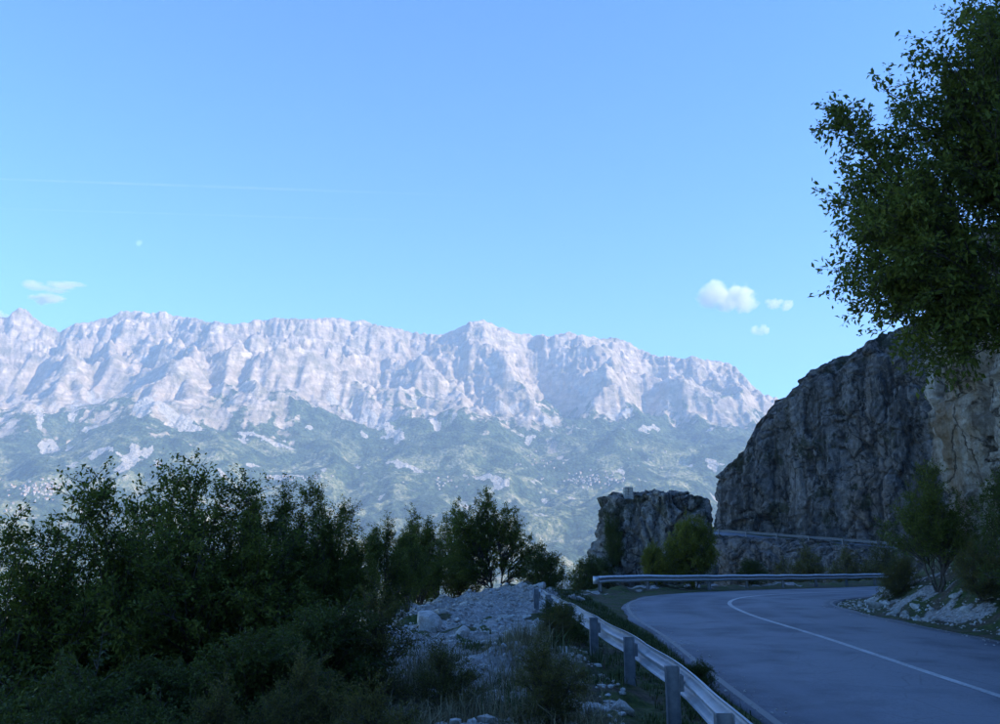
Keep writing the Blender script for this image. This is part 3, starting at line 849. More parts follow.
# prototypes
T_HORN = make_tree('hornbeam_tree', 101, [((0, 0, 0), (.5, .1, 3.4)), ((.1, 0, 0), (-.7, .3, 3.2)), ((0, .1, 0), (.1, -.5, 3.6)), ((-.1, 0, 0), (-.3, .6, 3.0)), ((.05, .05, 0), (1.0, -.3, 2.8))],
                   [((0, 0, 3.1), (1.5, 1.4, 1.3), 3), ((0.6, .2, 2.4), (1.5, 1.2, 1.0), 2), ((-.8, 0, 2.2), (1.2, 1.2, 1.0), 2), ((0, 0, 4.2), (.55, .55, .9), 0.7)],
                   190, 8, 24, 0.075, LEAF_DARK, 0.055, 0.42, gap=0.28)
T_SLIM = make_tree('coppiced_tree', 202, [((0, 0, 0), (.3, .1, 3.9)), ((.1, 0, 0), (-.4, .2, 3.6)), ((0, .1, 0), (.7, -.3, 3.3)), ((-.1, 0, 0), (-.8, .1, 3.1)), ((0, 0, 0), (.1, .5, 3.7))],
                   [((0.2, 0, 3.3), (.9, .9, 1.2), 2), ((-.7, 0, 2.7), (.8, .8, 1.1), 2), ((.8, 0, 2.6), (.7, .8, 1.0), 1.5), ((.3, .1, 4.4), (.25, .25, .6), .5), ((-.5, .1, 4.0), (.25, .25, .6), .5), ((0, 0, 1.7), (1.2, 1.0, .7), 1.2)],
                   170, 8, 23, 0.07, LEAF_DARK, 0.045, 0.36, gap=0.22)
T_BUSH = make_tree('leafy_shrub', 303, [((.05 * k, .04 * (k % 3), 0), (.55 * math.cos(k * 1.05), .55 * math.sin(k * 1.05), 1.5 + .2 * (k % 2))) for k in range(6)],
                   [((0, 0, 1.15), (1.15, 1.05, .8), 3), ((.3, .2, 1.7), (.6, .6, .5), 1), ((-.5, -.1, .6), (.9, .9, .5), 1.2), ((.5, -.2, .5), (.8, .8, .45), 1.2)],
                   130, 8, 24, 0.065, LEAF_MID, 0.022, 0.34, trunk_name='stems', gap=0.3)
T_OLIVE = make_tree('scrub_bush', 404, [((.04 * k, .05 * (k % 2), 0), (.5 * math.cos(k * 1.3), .5 * math.sin(k * 1.3), 1.4)) for k in range(5)],
                    [((0, 0, 1.0), (1.0, 1.0, .85), 3), ((.2, .1, 1.7), (.5, .5, .5), 1), ((0, 0, .4), (1.0, 1.0, .4), 1)],
                    110, 8, 22, 0.05, LEAF_BROWN, 0.018, 0.32, trunk_name='stems', gap=0.3)
T_ROUND = make_tree('rounded_bush', 505, [((.1 * k, .08 * (k % 2), 0), (1.0 * math.cos(k * 1.26), .8 * math.sin(k * 1.26), 2.6)) for k in range(5)],
                    [((0, 0, 1.9), (1.7, 1.5, 1.2), 3), ((.3, .1, 2.7), (.9, .9, .7), 1), ((0, 0, .8), (1.8, 1.5, .8), 1.6)],
                    190, 9, 26, 0.085, LEAF_YEL, 0.035, 0.42, trunk_name='stems', gap=0.32)
T_MOUND = make_tree('mound_tree', 606, [((0, 0, 0), (-1.3, .1, 3.6)), ((.2, .1, 0), (-.4, .3, 4.0)), ((.4, 0, 0), (.5, -.1, 3.8)), ((.5, .1, 0), (1.3, .1, 3.1))],
                    [((-1.35, 0, 2.9), (.85, .9, 1.15), 2), ((-.3, .1, 3.2), (.7, .9, 1.2), 2), ((.75, 0, 3.0), (.8, .9, 1.0), 2), ((1.55, 0, 1.7), (1.0, .9, 1.0), 2), ((-1.2, 0, 1.4), (1.0, .9, .8), 1.3), ((0.2, 0, 1.5), (.7, .8, .6), .5), ((-.3, 0, 4.35), (.2, .2, .45), .25), ((-1.5, 0, 4.1), (.2, .2, .4), .2)],
                    230, 8, 22, 0.085, LEAF_DARK, 0.05, 0.36, gap=0.30)
T_BIG = make_tree('cliff_tree', 707, [((0, 0, 0), (-2.2, -.2, 5.6)), ((.2, .1, 0), (-3.4, .3, 3.4)), ((.3, 0, 0), (-.6, .4, 7.2)), ((.3, -.2, 0), (1.2, -.3, 6.5)), ((.1, 0, 0), (-2.6, -.6, 1.2))],
                  [((-1.7, 0, 4.7), (1.9, 1.8, 1.8), 3), ((-3.1, 0, 3.0), (1.6, 1.6, 1.5), 2.5), ((-3.3, -.1, 1.6), (1.5, 1.4, 1.3), 2.6), ((-2.7, 0, .3), (1.1, 1.1, .9), 1.6), ((-.5, 0, 6.8), (1.6, 1.6, 1.6), 2), ((1.0, 0, 5.6), (2.2, 1.9, 2.6), 3), ((-.1, 0, 3.5), (2.4, 1.9, 2.2), 3.5), ((-3.9, 0, 4.7), (.9, .8, .6), .6), ((.3, -.2, 2.3), (1.6, 1.3, 1.2), 1.4)],
                  480, 9, 22, 0.125, LEAF_DARK, 0.13, 0.62, droop=0.1, gap=0.30)

G_L = 'small trees on the slope left of the rubble'
def tree_at(proto, px, py_top, Y, height, rz, label, cat, group=None, sx=1.0, foot=None):
    """stand it Y metres ahead with its top at that height in the view"""
    x, y, z = at_depth(px, py_top, Y)
    g = gz(float(x), Y)
    sc = (z - g) / height if foot is None else 1.0
    return plant(proto, float(x), Y, g - 0.05, rz, (sc * sx, sc * sx, sc), label, cat, group)
tree_at(T_HORN, 30, 515, 11.6, 5.0, 0.4, 'leftmost dark green small tree at the left edge of the picture', 'tree', G_L, 1.0)
tree_at(T_HORN, 98, 474, 12.2, 5.0, 1.9, 'spreading open tree second from the left edge', 'tree', G_L, 0.95)
tree_at(T_HORN, 186, 462, 13.0, 5.0, 2.6, 'tallest dark green tree in the left thicket', 'tree', G_L, 1.0)
tree_at(T_HORN, 150, 490, 14.5, 5.0, 5.6, 'tree behind and just left of the tallest tree in the thicket', 'tree', G_L, 1.0)
tree_at(T_HORN, 236, 474, 12.6, 5.0, 3.9, 'rounded tree just right of the tallest tree in the left thicket', 'tree', G_L, 1.15)
tree_at(T_SLIM, 275, 476, 14.0, 5.0, 0.6, 'tree with two pointed tops in the middle of the thicket', 'tree', G_L, 1.1)
tree_at(T_HORN, 314, 480, 14.2, 5.0, 0.9, 'broad tree in the thicket, third from its right end', 'tree', G_L, 0.9)
tree_at(T_HORN, 345, 500, 15.0, 5.0, 4.4, 'lower bushy tree towards the right end of the thicket', 'tree', G_L, 0.9)
tree_at(T_SLIM, 385, 512, 17.0, 5.0, 0.9, 'small tree at the right end of the thicket beside the rubble', 'tree', G_L, 1.0)
tree_at(T_SLIM, 422, 506, 29.0, 5.0, 2.4, 'small tree left of the four-stemmed tree behind the rubble mound', 'tree', None, 1.0)
tree_at(T_HORN, 452, 512, 33.0, 5.0, 3.3, 'low crown filling the gap just left of the four-stemmed tree', 'tree', None, 1.0)
tree_at(T_SLIM, 410, 522, 24.0, 5.0, 1.2, 'small tree at the far left end of the rubble ledge', 'tree', None, 1.1)
tree_at(T_MOUND, 492, 486, 31.8, 4.75, 0.15, 'four-stemmed tree with an open crown behind the rubble mound', 'tree', None, 0.95)
tree_at(T_BUSH, 545, 543, 31.0, 2.3, 1.0, 'low rounded shrub at the right foot of the tree behind the mound', 'shrub', None, 0.9)
G_S = 'dark shrubs in the left foreground'
for k, (px, pt, Y, rz, lab) in enumerate([(10, 640, 8.4, 0.3, 'dark shrub in the bottom left corner'), (95, 655, 8.0, 1.7, 'dark shrub below the slender many-stemmed tree, second from the corner'),
        (180, 640, 8.8, 2.9, 'dark shrub below the tallest tree of the thicket'), (262, 610, 8.6, 4.0, 'dark shrub low in front of the rounded tree beside the tallest tree'),
        (318, 585, 10.2, 5.1, 'dark shrub in front of the lower bushy tree by the rubble'), (140, 685, 6.4, 0.9, 'dark shrub at the bottom edge, nearest to the camera on the left'), (30, 690, 6.2, 2.2, 'low dark shrub at the bottom edge next to the corner')]):
    tree_at(T_BUSH, px, pt, Y, 2.35, rz, lab, 'shrub', G_S, 1.15)
G_O = 'olive scrub bushes at the rubble edge'
for (px, pt, Y, rz, lab) in [(362, 570, 11.0, 0.5, 'olive brown scrub bush left of the rubble, under the thicket'), (310, 640, 7.6, 2.0, 'olive scrub bush at the bottom left of the rubble'),
                             (385, 665, 7.2, 3.2, 'olive scrub bush at the bottom edge left of the dry grass'), (230, 665, 7.0, 4.4, 'olive scrub bush at the bottom edge among the dark shrubs')]:
    tree_at(T_OLIVE, px, pt, Y, 2.3, rz, lab, 'shrub', G_O, 1.0)
# beyond the bend
tree_at(T_ROUND, 688, 512, 44.6, 3.5, 0.4, 'yellow green bush in front of the rock outcrop behind the rail', 'bush', None, 0.80)
tree_at(T_ROUND, 655, 540, 44.0, 3.5, 2.4, 'smaller yellow green bush at the left of the bush by the outcrop', 'bush', None, 0.75)
tree_at(T_BUSH, 752, 555, 52.0, 2.35, 1.1, 'low dark shrub behind the rail right of the yellow green bush', 'shrub', None, 1.2)
plant(T_BUSH, 5.3, 51.3, -1.2, 0.6, 1.25, 'dark shrub on the left shoulder of the rock outcrop', 'shrub')
plant(T_OLIVE, 4.35, 50.3, -2.0, 1.6, 0.95, 'olive scrub clinging below the left shoulder of the outcrop', 'shrub')
plant(T_BUSH, 6.7, 52.2, 0.2, 2.6, (0.55, 0.55, 1.7), 'dark scrub growing up the left edge of the outcrop', 'shrub')
plant(T_OLIVE, 11.0, 54.5, 4.25, 0.9, (0.75, 0.75, 0.35), 'small flat bush on top of the rock outcrop', 'shrub')
for (px, pt, Y, rz, sc_, lab) in [(800, 545, 80, 0.5, 1.0, 'scrub bush on the slope under the far road, left one'), (850, 547, 74, 1.5, 1.0, 'scrub bush on the slope under the far road, middle one'),
                                  (890, 540, 76, 2.5, 1.0, 'scrub bush on the slope under the far road, right one')]:
    x, y, z = at_depth(px, pt, Y); plant(T_OLIVE, float(x), Y, float(z) - 5.2, rz, 2.4, lab, 'shrub', 'scrub under the far road')
# on and below the near cliff
plant(T_BIG, 14.4, 21.0, 7.0, 0.05, (1.27, 1.2, 1.30), 'large dark tree overhanging from the top of the near cliff', 'tree')
plant(T_HORN, 13.3, 27.0, 0.5, 2.0, (0.80, 0.80, 0.80), 'open green bush at the foot of the near cliff at its corner', 'bush')
plant(T_BUSH, 12.2, 20.6, 1.0, 3.3, (0.85, 0.85, 1.35), 'dark shrub in front of the pale cliff at the right edge', 'shrub')
plant(T_OLIVE, 12.6, 23.4, 0.6, 1.3, 0.75, 'scrub among the fallen stones at the cliff foot', 'shrub')
plant(T_OLIVE, 12.0, 18.2, 0.3, 4.3, 0.8, 'scrub at the right edge of the picture beside the road', 'shrub')
plant(T_OLIVE, 13.2, 29.5, 0.2, 5.3, 0.7, 'low scrub on the verge at the inside of the bend', 'shrub')

# ================================================================== GUARDRAILS
def steel_mat():
    t = NT('galvanised_steel')
    p = t.pos(); n = t.noise(p, 5.0, 5, 0.65); n2 = t.noise(p, 45, 3, 0.6)
    c = t.ramp(n, [(0.3, (0.34, 0.36, 0.39)), (0.7, (0.52, 0.54, 0.57))])
    c = t.mix(t.ramp(n2, [(0.62, 0.0), (0.75, 0.35)]), c, (0.22, 0.18, 0.15))
    t.bsdf(c, t.ramp(n, [(0.3, 0.42), (0.7, 0.6)]), t.bump(n2, 0.002, 0.3), metal=0.55, spec=0.5)
    return t.m
STEEL = steel_mat()

def post_mat():
    t = NT('weathered_post_steel')
    n = t.noise(t.pos(), 9.0, 5, 0.65)
    t.bsdf(t.ramp(n, [(0.3, (0.12, 0.13, 0.15)), (0.7, (0.24, 0.25, 0.27))]), 0.6, t.bump(n, 0.003, 0.3), metal=0.4, spec=0.4)
    return t.m
POSTM = post_mat()
WP = np.array([(0, .155), (.018, .150), (.030, .135), (.070, .110), (.083, .095), (.083, .070), (.070, .055), (.012, .022), (0, .010), (0, -.010), (.012, -.022), (.070, -.055), (.083, -.070), (.083, -.095), (.070, -.110), (.030, -.135), (.018, -.150), (0, -.155)])
def wbeam(P, side):
    """a W-beam along the line P (metres); side = +1 bulges to the right of the direction of travel"""
    P = np.asarray(P, float)
    T = np.gradient(P, axis=0); T[:, 2] = 0; T /= np.linalg.norm(T, axis=1)[:, None]
    N = np.stack([T[:, 1], -T[:, 0], 0 * T[:, 0]], 1) * side
    prof = np.vstack([WP, (WP - np.array([0.006, 0]))[::-1]])
    m = len(prof)
    V = P[:, None] + N[:, None] * prof[None, :, :1] + np.array([0, 0, 1.0]) * prof[None, :, 1:]
    i = np.arange(len(P) - 1)[:, None] * m + np.arange(m)[None]; j = np.arange(len(P) - 1)[:, None] * m + (np.arange(m)[None] + 1) % m
    F = np.stack([i, j, j + m, i + m], -1).reshape(-1, 4)
    return V.reshape(-1, 3), F
def box_vf(c, s, T):
    """box at c, half sizes s along (travel, side, up)"""
    T = np.array([T[0], T[1], 0.0]); T /= np.linalg.norm(T); N = np.array([T[1], -T[0], 0])
    vs = [np.array(c) + T * s[0] * a + N * s[1] * b + np.array([0, 0, s[2] * d]) for a in (-1, 1) for b in (-1, 1) for d in (-1, 1)]
    fs = [(0, 1, 3, 2), (4, 6, 7, 5), (0, 4, 5, 1), (2, 3, 7, 6), (0, 2, 6, 4), (1, 5, 7, 3)]
    return np.array(vs), np.array(fs)
def join(parts):
    VS, FS, b = [], [], 0
    for v, f in parts: VS.append(v); FS.append(f + b); b += len(v)
    return np.vstack(VS), np.vstack(FS)
def bevel_mesh(name, v, f, mat, w):
    me = mesh_np(name, v, f, mat, False)
    bm = bmesh.new(); bm.from_mesh(me)
    bmesh.ops.bevel(bm, geom=bm.edges[:], offset=w, segments=1, affect='EDGES')
    bm.to_mesh(me); bm.free(); return me

def guardrail(name, pts, label, post_at, hgt=0.6, side=1, back=-0.09, end0=False, end1=False, group=None, detail=True, steel=None):
    steel = steel or STEEL
    """pts: the beam's line on the ground; post_at: distances along it"""
    P = catmull(np.array(pts, float), 16)
    s = np.concatenate([[0], np.cumsum(np.hypot(*np.diff(P[:, :2], axis=0).T))])
    def at(u): return np.array([np.interp(u, s, P[:, k]) for k in range(3)])
    rt = obj(name, None, loc=tuple(at(0)), label=label, cat='guardrail', group=group)
    o0 = at(0)
    cuts = list(np.arange(0, s[-1], 4.0)) + [s[-1]]
    if len(cuts) > 2 and cuts[-1] - cuts[-2] < 1: cuts.pop(-2)
    rg = np.random.RandomState(len(name) + int(s[-1]))
    for k in range(len(cuts) - 1):
        a, b = cuts[k], cuts[k + 1] + (0.3 if k < len(cuts) - 2 else 0)
        us = np.linspace(a, b, max(int((b - a) / 0.4), 2) + 1)
        L = np.array([at(u) for u in us]) - o0 + np.array([0, 0, hgt])
        L[:, 2] += 0.010 * np.sin(us * 1.7 + k)
        T = np.gradient(L, axis=0); T /= np.linalg.norm(T[:, :2], axis=1)[:, None]
        L[:, 0] += T[:, 1] * side * (0.004 if k % 2 else 0.0); L[:, 1] -= T[:, 0] * side * (0.004 if k % 2 else 0.0)
        v, f = wbeam(L, side)
        obj('beam', mesh_np('beam', v, f, steel, False), rt)
    for u in post_at:
        c = at(u) - o0; T = at(min(u + 0.2, s[-1])) - at(max(u - 0.2, 0)); T = T / np.linalg.norm(T)
        N = np.array([T[1], -T[0], 0]) * side
        top = hgt + 0.175; low = -0.9
        zc, hz = (top + low) / 2, (top - low) / 2
        q = c + N * (back - 0.03)
        tilt = rg.uniform(-.01, .01)
        web = box_vf(q + np.array([0, 0, zc]), (0.0035, 0.07, hz), T)
        web2 = box_vf(q - N * 0.066 + np.array([0, 0, zc]), (0.048, 0.004, hz - 0.002), T)
        web3 = box_vf(q + N * 0.066 + np.array([0, 0, zc]), (0.048, 0.004, hz - 0.002), T)
        p = obj('post', mesh_np('post', *join([web, web2, web3]), POSTM, False), rt)
        sp = box_vf(c + N * (back + 0.063) + np.array([0, 0, hgt]), (0.03, 0.021, 0.08), T)
        if detail:
            obj('spacer', mesh_np('spacer', *sp, POSTM, False), p)
            for dz in (-0.07, 0.07):
                ang = np.linspace(0, 2 * np.pi, 6, endpoint=False)
                cc = c + N * (back + 0.05) + T * 0.065 + np.array([0, 0, hgt + dz])
                ring = [cc + 0.016 * (np.cos(a) * T + np.sin(a) * np.array([0, 0, 1.0])) + N * h for h in (-0.012, 0.03) for a in ang]
                fs = [[i, (i + 1) % 6, 6 + (i + 1) % 6, 6 + i] for i in range(6)] + [[0, 1, 2, 3], [0, 3, 4, 5], [6, 7, 8, 9], [6, 9, 10, 11]]
                obj('bolt', mesh_np('bolt', np.array(ring), np.array(fs), POSTM, False), p)
    for flag, u, sgn in ((end0, 0.0, -1), (end1, s[-1], 1)):
        if not flag: continue
        c = at(u) - o0 + np.array([0, 0, hgt]); T = (at(min(u + .1, s[-1])) - at(max(u - .1, 0))); T = T / np.linalg.norm(T) * sgn
        N = np.array([T[1], -T[0], 0]) * side * sgn
        th = np.linspace(0, 2.6, 12); rad = 0.13
        vs = []
        for t_ in th:
            q = c + T * (0.02 + rad * math.sin(t_)) + N * (0.05 - rad * (1 - math.cos(t_)))
            for zz in (-.16, .16): vs.append(q + np.array([0, 0, zz]))
        for t_ in th:
            q = c + T * (0.02 + (rad - .006) * math.sin(t_)) + N * (0.05 - rad + (rad - .006) * math.cos(t_))
            for zz in (-.16, .16): vs.append(q + np.array([0, 0, zz]))
        fs = [[2 * i, 2 * i + 2, 2 * i + 3, 2 * i + 1] for i in range(11)] + [[24 + 2 * i, 24 + 2 * i + 1, 24 + 2 * i + 3, 24 + 2 * i + 2] for i in range(11)]
        fs += [[2 * i, 24 + 2 * i, 24 + 2 * i + 2, 2 * i + 2] for i in range(11)] + [[2 * i + 1, 2 * i + 3, 24 + 2 * i + 3, 24 + 2 * i + 1] for i in range(11)]
        obj('end_wing', mesh_np('end_wing', np.array(vs), np.array(fs), STEEL, True), rt)
    return rt

NR = [(1.38, -4.0), (1.58, 1.0), (1.69, 4.0), (1.80, 6.9), (1.92, 9.5), (1.90, 12.5), (1.76, 15.8), (1.61, 19.6), (1.36, 23.3), (1.18, 26.6)]
nr = [(x, y, 0.0) for x, y in NR]
_P = catmull(np.array(nr), 16); _s = np.concatenate([[0], np.cumsum(np.hypot(*np.diff(_P[:, :2], axis=0).T))])
guardrail('guardrail', nr, 'near steel guardrail with its posts towards the camera along the rubble', [float(np.interp(y, _P[:, 1], _s)) for y in (-3.2, 0.4, 3.7, 6.9, 9.54, 12.5, 15.8, 19.6, 23.2, 26.4)], end1=True)
def along(i_list, off, dz=0):
    return [tuple(RL[i] + RN[i] * off + np.array([0, 0, dz])) for i in i_list]
def st_near(x, y): return int(np.argmin(np.hypot(RL[:, 0] - x, RL[:, 1] - y)))
a, b = st_near(9.2, 35.3), st_near(42, 67)
idx = list(range(a, b, 4))
r2 = [(4.2, 38.3, -.02)] + along(idx, HALF + 0.75, -0.02)
r2 = [(4.2, 38.3, -.02), (5.9, 41.0, -.05)] + [p for p in along(idx, HALF + 0.85, -0.02) if p[1] > 42.8]
_L = sum(math.dist(r2[i][:2], r2[i + 1][:2]) for i in range(len(r2) - 1))
guardrail('guardrail', r2, 'steel guardrail along the outside of the bend below the outcrop', list(np.arange(0.5, _L - 1, 4.0)), end0=True)
a, b = st_near(51, 93), st_near(34, 139)
r3 = along(list(range(a, b, 5)), HALF + 0.7, -0.02)
_L = sum(math.dist(r3[i][:2], r3[i + 1][:2]) for i in range(len(r3) - 1))
guardrail('guardrail', r3, 'far guardrail at the foot of the dark cliff', list(np.arange(0.5, _L - 1, 4.0)), detail=False, steel=POSTM)

# ================================================================== STONES, RUBBLE, GRASS
def stone_mat():
    t = NT('limestone_rubble')
    oi = t.n('ShaderNodeObjectInfo')
    p = t.pos(); n = t.noise(p, 3.0, 5, 0.65); nf = t.noise(p, 25, 4, 0.65)
    c = t.ramp(t.math('ADD', t.math('MULTIPLY', n, 0.6), t.math('MULTIPLY', nf, 0.4)), [(0.3, (0.16, 0.14, 0.12)), (0.5, (0.40, 0.37, 0.335)), (0.68, (0.62, 0.59, 0.555))])
    t.bsdf(c, 0.9, t.bump(nf, 0.02, 0.6), spec=0.2)
    return t.m
STONE = stone_mat()
def ico(sub):
    bm = bmesh.new(); bmesh.ops.create_icosphere(bm, subdivisions=sub, radius=1.0)
    v = np.array([q.co[:] for q in bm.verts]); f = np.array([[q.index for q in fc.verts] for fc in bm.faces]); bm.free()
    return v, f
IV1, IF1 = ico(1); IV2, IF2 = ico(3)
def rock_mesh(seed):
    rg = np.random.RandomState(seed)
    v = IV2.copy()
    for _ in range(20):                                      # chip flat faces off a ball
        d = rg.randn(3); d /= np.linalg.norm(d); k = rg.uniform(0.32, 0.72)
        h = v @ d; v = v - np.maximum(h - k, 0)[:, None] * d * 0.92
    v = v * (1 + 0.10 * fbm3(v[:, 0] * 2 + seed, v[:, 1] * 2, v[:, 2] * 2, 3, seed))[:, None]
    return mesh_np('rock', v * np.array([1, rg.uniform(.65, .95), rg.uniform(.5, .75)]), IF2, STONE, False)
ROCKS = [rock_mesh(900 + k) for k in range(8)]
rg = np.random.RandomState(55)
def rocks(n, region, size, label, group):
    k = 0; X, Y = [], []
    while len(X) < n:
        x, y = region(rg); X.append(x); Y.append(y)
    Z = ground_h(np.array(X), np.array(Y))[0]
    for x, y, z in zip(X, Y, Z):
        s = size(rg)
        if group == 'rocks in the rubble':
            zone = ' beside the nearest guardrail posts' if y < 12 and x > 0 else ' among the dry grass near the camera' if y < 12 else ' on the slope up to the rubble mound' if y > 23 else ' along the middle of the near guardrail' if x > -0.4 else ' at the thicket side of the ledge'
            label = ('large' if s > 0.16 else 'small') + ' pale limestone rock in the rubble' + zone
        elif group == 'fallen rocks at the cliff foot':
            label = ('large' if s > 0.22 else 'small') + ' fallen limestone rock at the near cliff foot' + (' by the right edge' if y < 21 else ' on the inside of the bend' if y > 28 else ' below the shrubs')
        else:
            label = ('large' if s > 0.2 else 'small') + ' limestone rock under the bend guardrail' + (' near its left end' if x < 8 else ' below the yellow green bush' if x < 12 else ' towards the right')
        o = obj('rock', ROCKS[rg.randint(8)], loc=(x, y, z + 0.12 * s), label=label, cat='rock', group=group)
        o.rotation_euler = (rg.uniform(-.5, .5), rg.uniform(-.5, .5), rg.uniform(0, 6.28)); o.scale = (s, s, s)
def reg_rubble(r):
    y = 7.5 + 23 * r.rand() ** 0.8
    return r.uniform(-2.6, 1.45) if r.rand() < 0.85 else r.uniform(-3.4, -2.0), y
rocks(185, reg_rubble, lambda r: 0.06 + 0.22 * r.rand() ** 3.5, 'pale limestone rock lying in the rubble left of the near guardrail', 'rocks in the rubble')
def reg_foot(r):
    y = r.uniform(15, 33); x = np.interp(y, [10, 28, 32, 36], [11.5, 11.6, 12.8, 15.5]) + abs(r.randn()) * 0.7
    return x, y
rocks(60, reg_foot, lambda r: 0.10 + 0.28 * r.rand() ** 2.5, 'fallen limestone rock at the foot of the near cliff', 'fallen rocks at the cliff foot')
def reg_bend(r):
    x = r.uniform(4.5, 20); i = int(np.argmin(np.abs(RL[140:215, 0] + RN[140:215, 0] * (HALF + 2.4) - x))) + 140
    off = HALF + 1.5 + r.rand() * 1.7
    return RL[i, 0] + RN[i, 0] * off, RL[i, 1] + RN[i, 1] * off
rocks(50, reg_bend, lambda r: 0.10 + 0.22 * r.rand() ** 2, 'limestone rock lying under the guardrail at the bend', 'rocks under the bend guardrail')
def big(px, py, Y, s, rz, lab, k, par=(0.8, 1)):
    x, y, z = at_depth(px, py, Y); x = float(x)
    o = obj('boulder', ROCKS[k], loc=(x, Y, gz(x, Y) + 0.18 * s), label=lab, cat='boulder'); o.scale = (s, s * par[0], s * par[1]); o.rotation_euler = (0.1, 0.05, rz)
big(432, 585, 21.0, 0.75, 0.4, 'pale boulder standing at the left end of the rubble', 2)
big(463, 602, 19.0, 0.42, 1.0, 'darker rounded boulder in the middle of the rubble', 5)
big(622, 655, 10.6, 0.42, 2.0, 'flat pale boulder beside the third post of the near guardrail', 1, (0.7, 0.6))
big(592, 668, 10.0, 0.30, 0.7, 'small pale boulder left of the flat boulder by the guardrail', 6, (0.9, 0.6))
big(560, 640, 14.2, 0.34, 1.4, 'pale boulder half way along the near guardrail', 3, (0.8, 0.7))

def scatter_ok(X, Y):
    e = ground_h(X, Y)
    return e
# small stones as one mass
n = 9000
sx_ = np.concatenate([rg.uniform(-3.6, 1.6, 6800), np.interp(rg.uniform(12, 36, 1200), [10, 28, 32, 36], [11.4, 11.5, 12.6, 15]) + np.abs(rg.randn(1200)) * 0.9, rg.uniform(3.5, 22, 1000)])
sy_ = np.concatenate([6 + 26 * rg.rand(6800) ** 0.85, rg.uniform(12, 36, 1200), np.zeros(1000)])
for q in range(8000, 9000): sx_[q], sy_[q] = reg_bend(rg)
keep = (fbm2(sx_ / 2.2, sy_ / 2.2, 3, 34) > -0.35) | (np.arange(n) >= 6800)
sx_, sy_ = sx_[keep], sy_[keep]; n = len(sx_)
sz_ = ground_h(sx_, sy_)[0]
ss = 0.018 + 0.055 * rg.rand(n) ** 3
jit = 1 + 0.30 * rg.randn(n, len(IV1), 1) * 0.6
sc3 = np.stack([rg.uniform(.8, 1.3, n), rg.uniform(.7, 1.1, n), rg.uniform(.45, .8, n)], 1)
ca, sa = np.cos(rg.rand(n) * 6.28)[:, None], np.sin(rg.rand(n) * 6.28)[:, None]
base = IV1[None] * jit * sc3[:, None]
bx = base[..., 0] * ca - base[..., 1] * sa; by = base[..., 0] * sa + base[..., 1] * ca
V = np.stack([bx, by, base[..., 2]], -1) * ss[:, None, None] + np.stack([sx_, sy_, sz_ + ss * 0.2], 1)[:, None]
F = (IF1[None] + (np.arange(n) * len(IV1))[:, None, None]).reshape(-1, 3)
obj('rubble', mesh_np('rubble', V.reshape(-1, 3), F, STONE, False), kind='stuff', label='small pale limestone rubble covering the ledge')

# grit swept to the road's edges
ng = 1500
gi = rg.randint(148, 215, ng); gs = np.where(rg.rand(ng) < 0.55, 1, -1) * (HALF - 0.02 - np.abs(rg.randn(ng)) * 0.28)
gp = RL[gi] + (RL[gi + 1] - RL[gi]) * rg.rand(ng, 1) + RN[gi] * gs[:, None]
gsz = 0.006 + 0.022 * rg.rand(ng) ** 4
V = (IV1[None] * (1 + 0.18 * rg.randn(ng, len(IV1), 1)) * np.array([1, 1, 0.6])) * gsz[:, None, None] + (gp + np.array([0, 0, 0.002]))[:, None]
F = (IF1[None] + (np.arange(ng) * len(IV1))[:, None, None]).reshape(-1, 3)
obj('grit', mesh_np('grit', V.reshape(-1, 3), F, STONE, False), kind='stuff', label='loose grit along the edges of the asphalt')

def grass_mat(name, a, b):
    t = NT(name); tv = t.attr('tint')
    t.bsdf(t.ramp(tv, [(0, a), (1, b)]), 0.8, None, spec=0.15)
    return t.m
def blades(name, X, Y, hgt, wid, spread, nb, mat, label, lean=0.5, z=None):
    n = len(X); Z = ground_h(X, Y)[0] if z is None else z
    i = np.repeat(np.arange(n), nb); m = n * nb
    bx = X[i] + rg.randn(m) * spread; by = Y[i] + rg.randn(m) * spread; bz = Z[i] - 0.03
    H = hgt[i] * rg.uniform(0.5, 1.15, m); a = rg.rand(m) * 6.28; ln = np.abs(rg.randn(m)) * lean
    dx, dy = np.cos(a), np.sin(a)
    w = wid * rg.uniform(.6, 1.3, m)
    p0 = np.stack([bx, by, bz], 1); side = np.stack([-dy, dx, 0 * dx], 1) * w[:, None]
    p1 = p0 + np.stack([dx * ln * H * .35, dy * ln * H * .35, H * .6], 1); p2 = p0 + np.stack([dx * ln * H, dy * ln * H, H * (1 - 0.25 * np.minimum(ln, 1.5))], 1)
    V = np.stack([p0 - side, p0 + side, p1 + side * .8, p1 - side * .8, p2 + side * .12, p2 - side * .12], 1).reshape(-1, 3)
    k = np.arange(m)[:, None] * 6
    F = np.concatenate([k + np.array([[0, 1, 2, 3]]), k + np.array([[3, 2, 4, 5]])], 0)
    me = mesh_np(name, V, F, mat, False); attr(me, 'tint', np.repeat(np.clip(0.5 + 0.3 * rg.randn(m), 0, 1), 6))
    obj(name, me, kind='stuff', label=label)
GR_GREEN = grass_mat('green_grass', (0.022, 0.036, 0.010), (0.095, 0.115, 0.035))
GR_DRY = grass_mat('dry_grass', (0.10, 0.085, 0.045), (0.30, 0.25, 0.14))
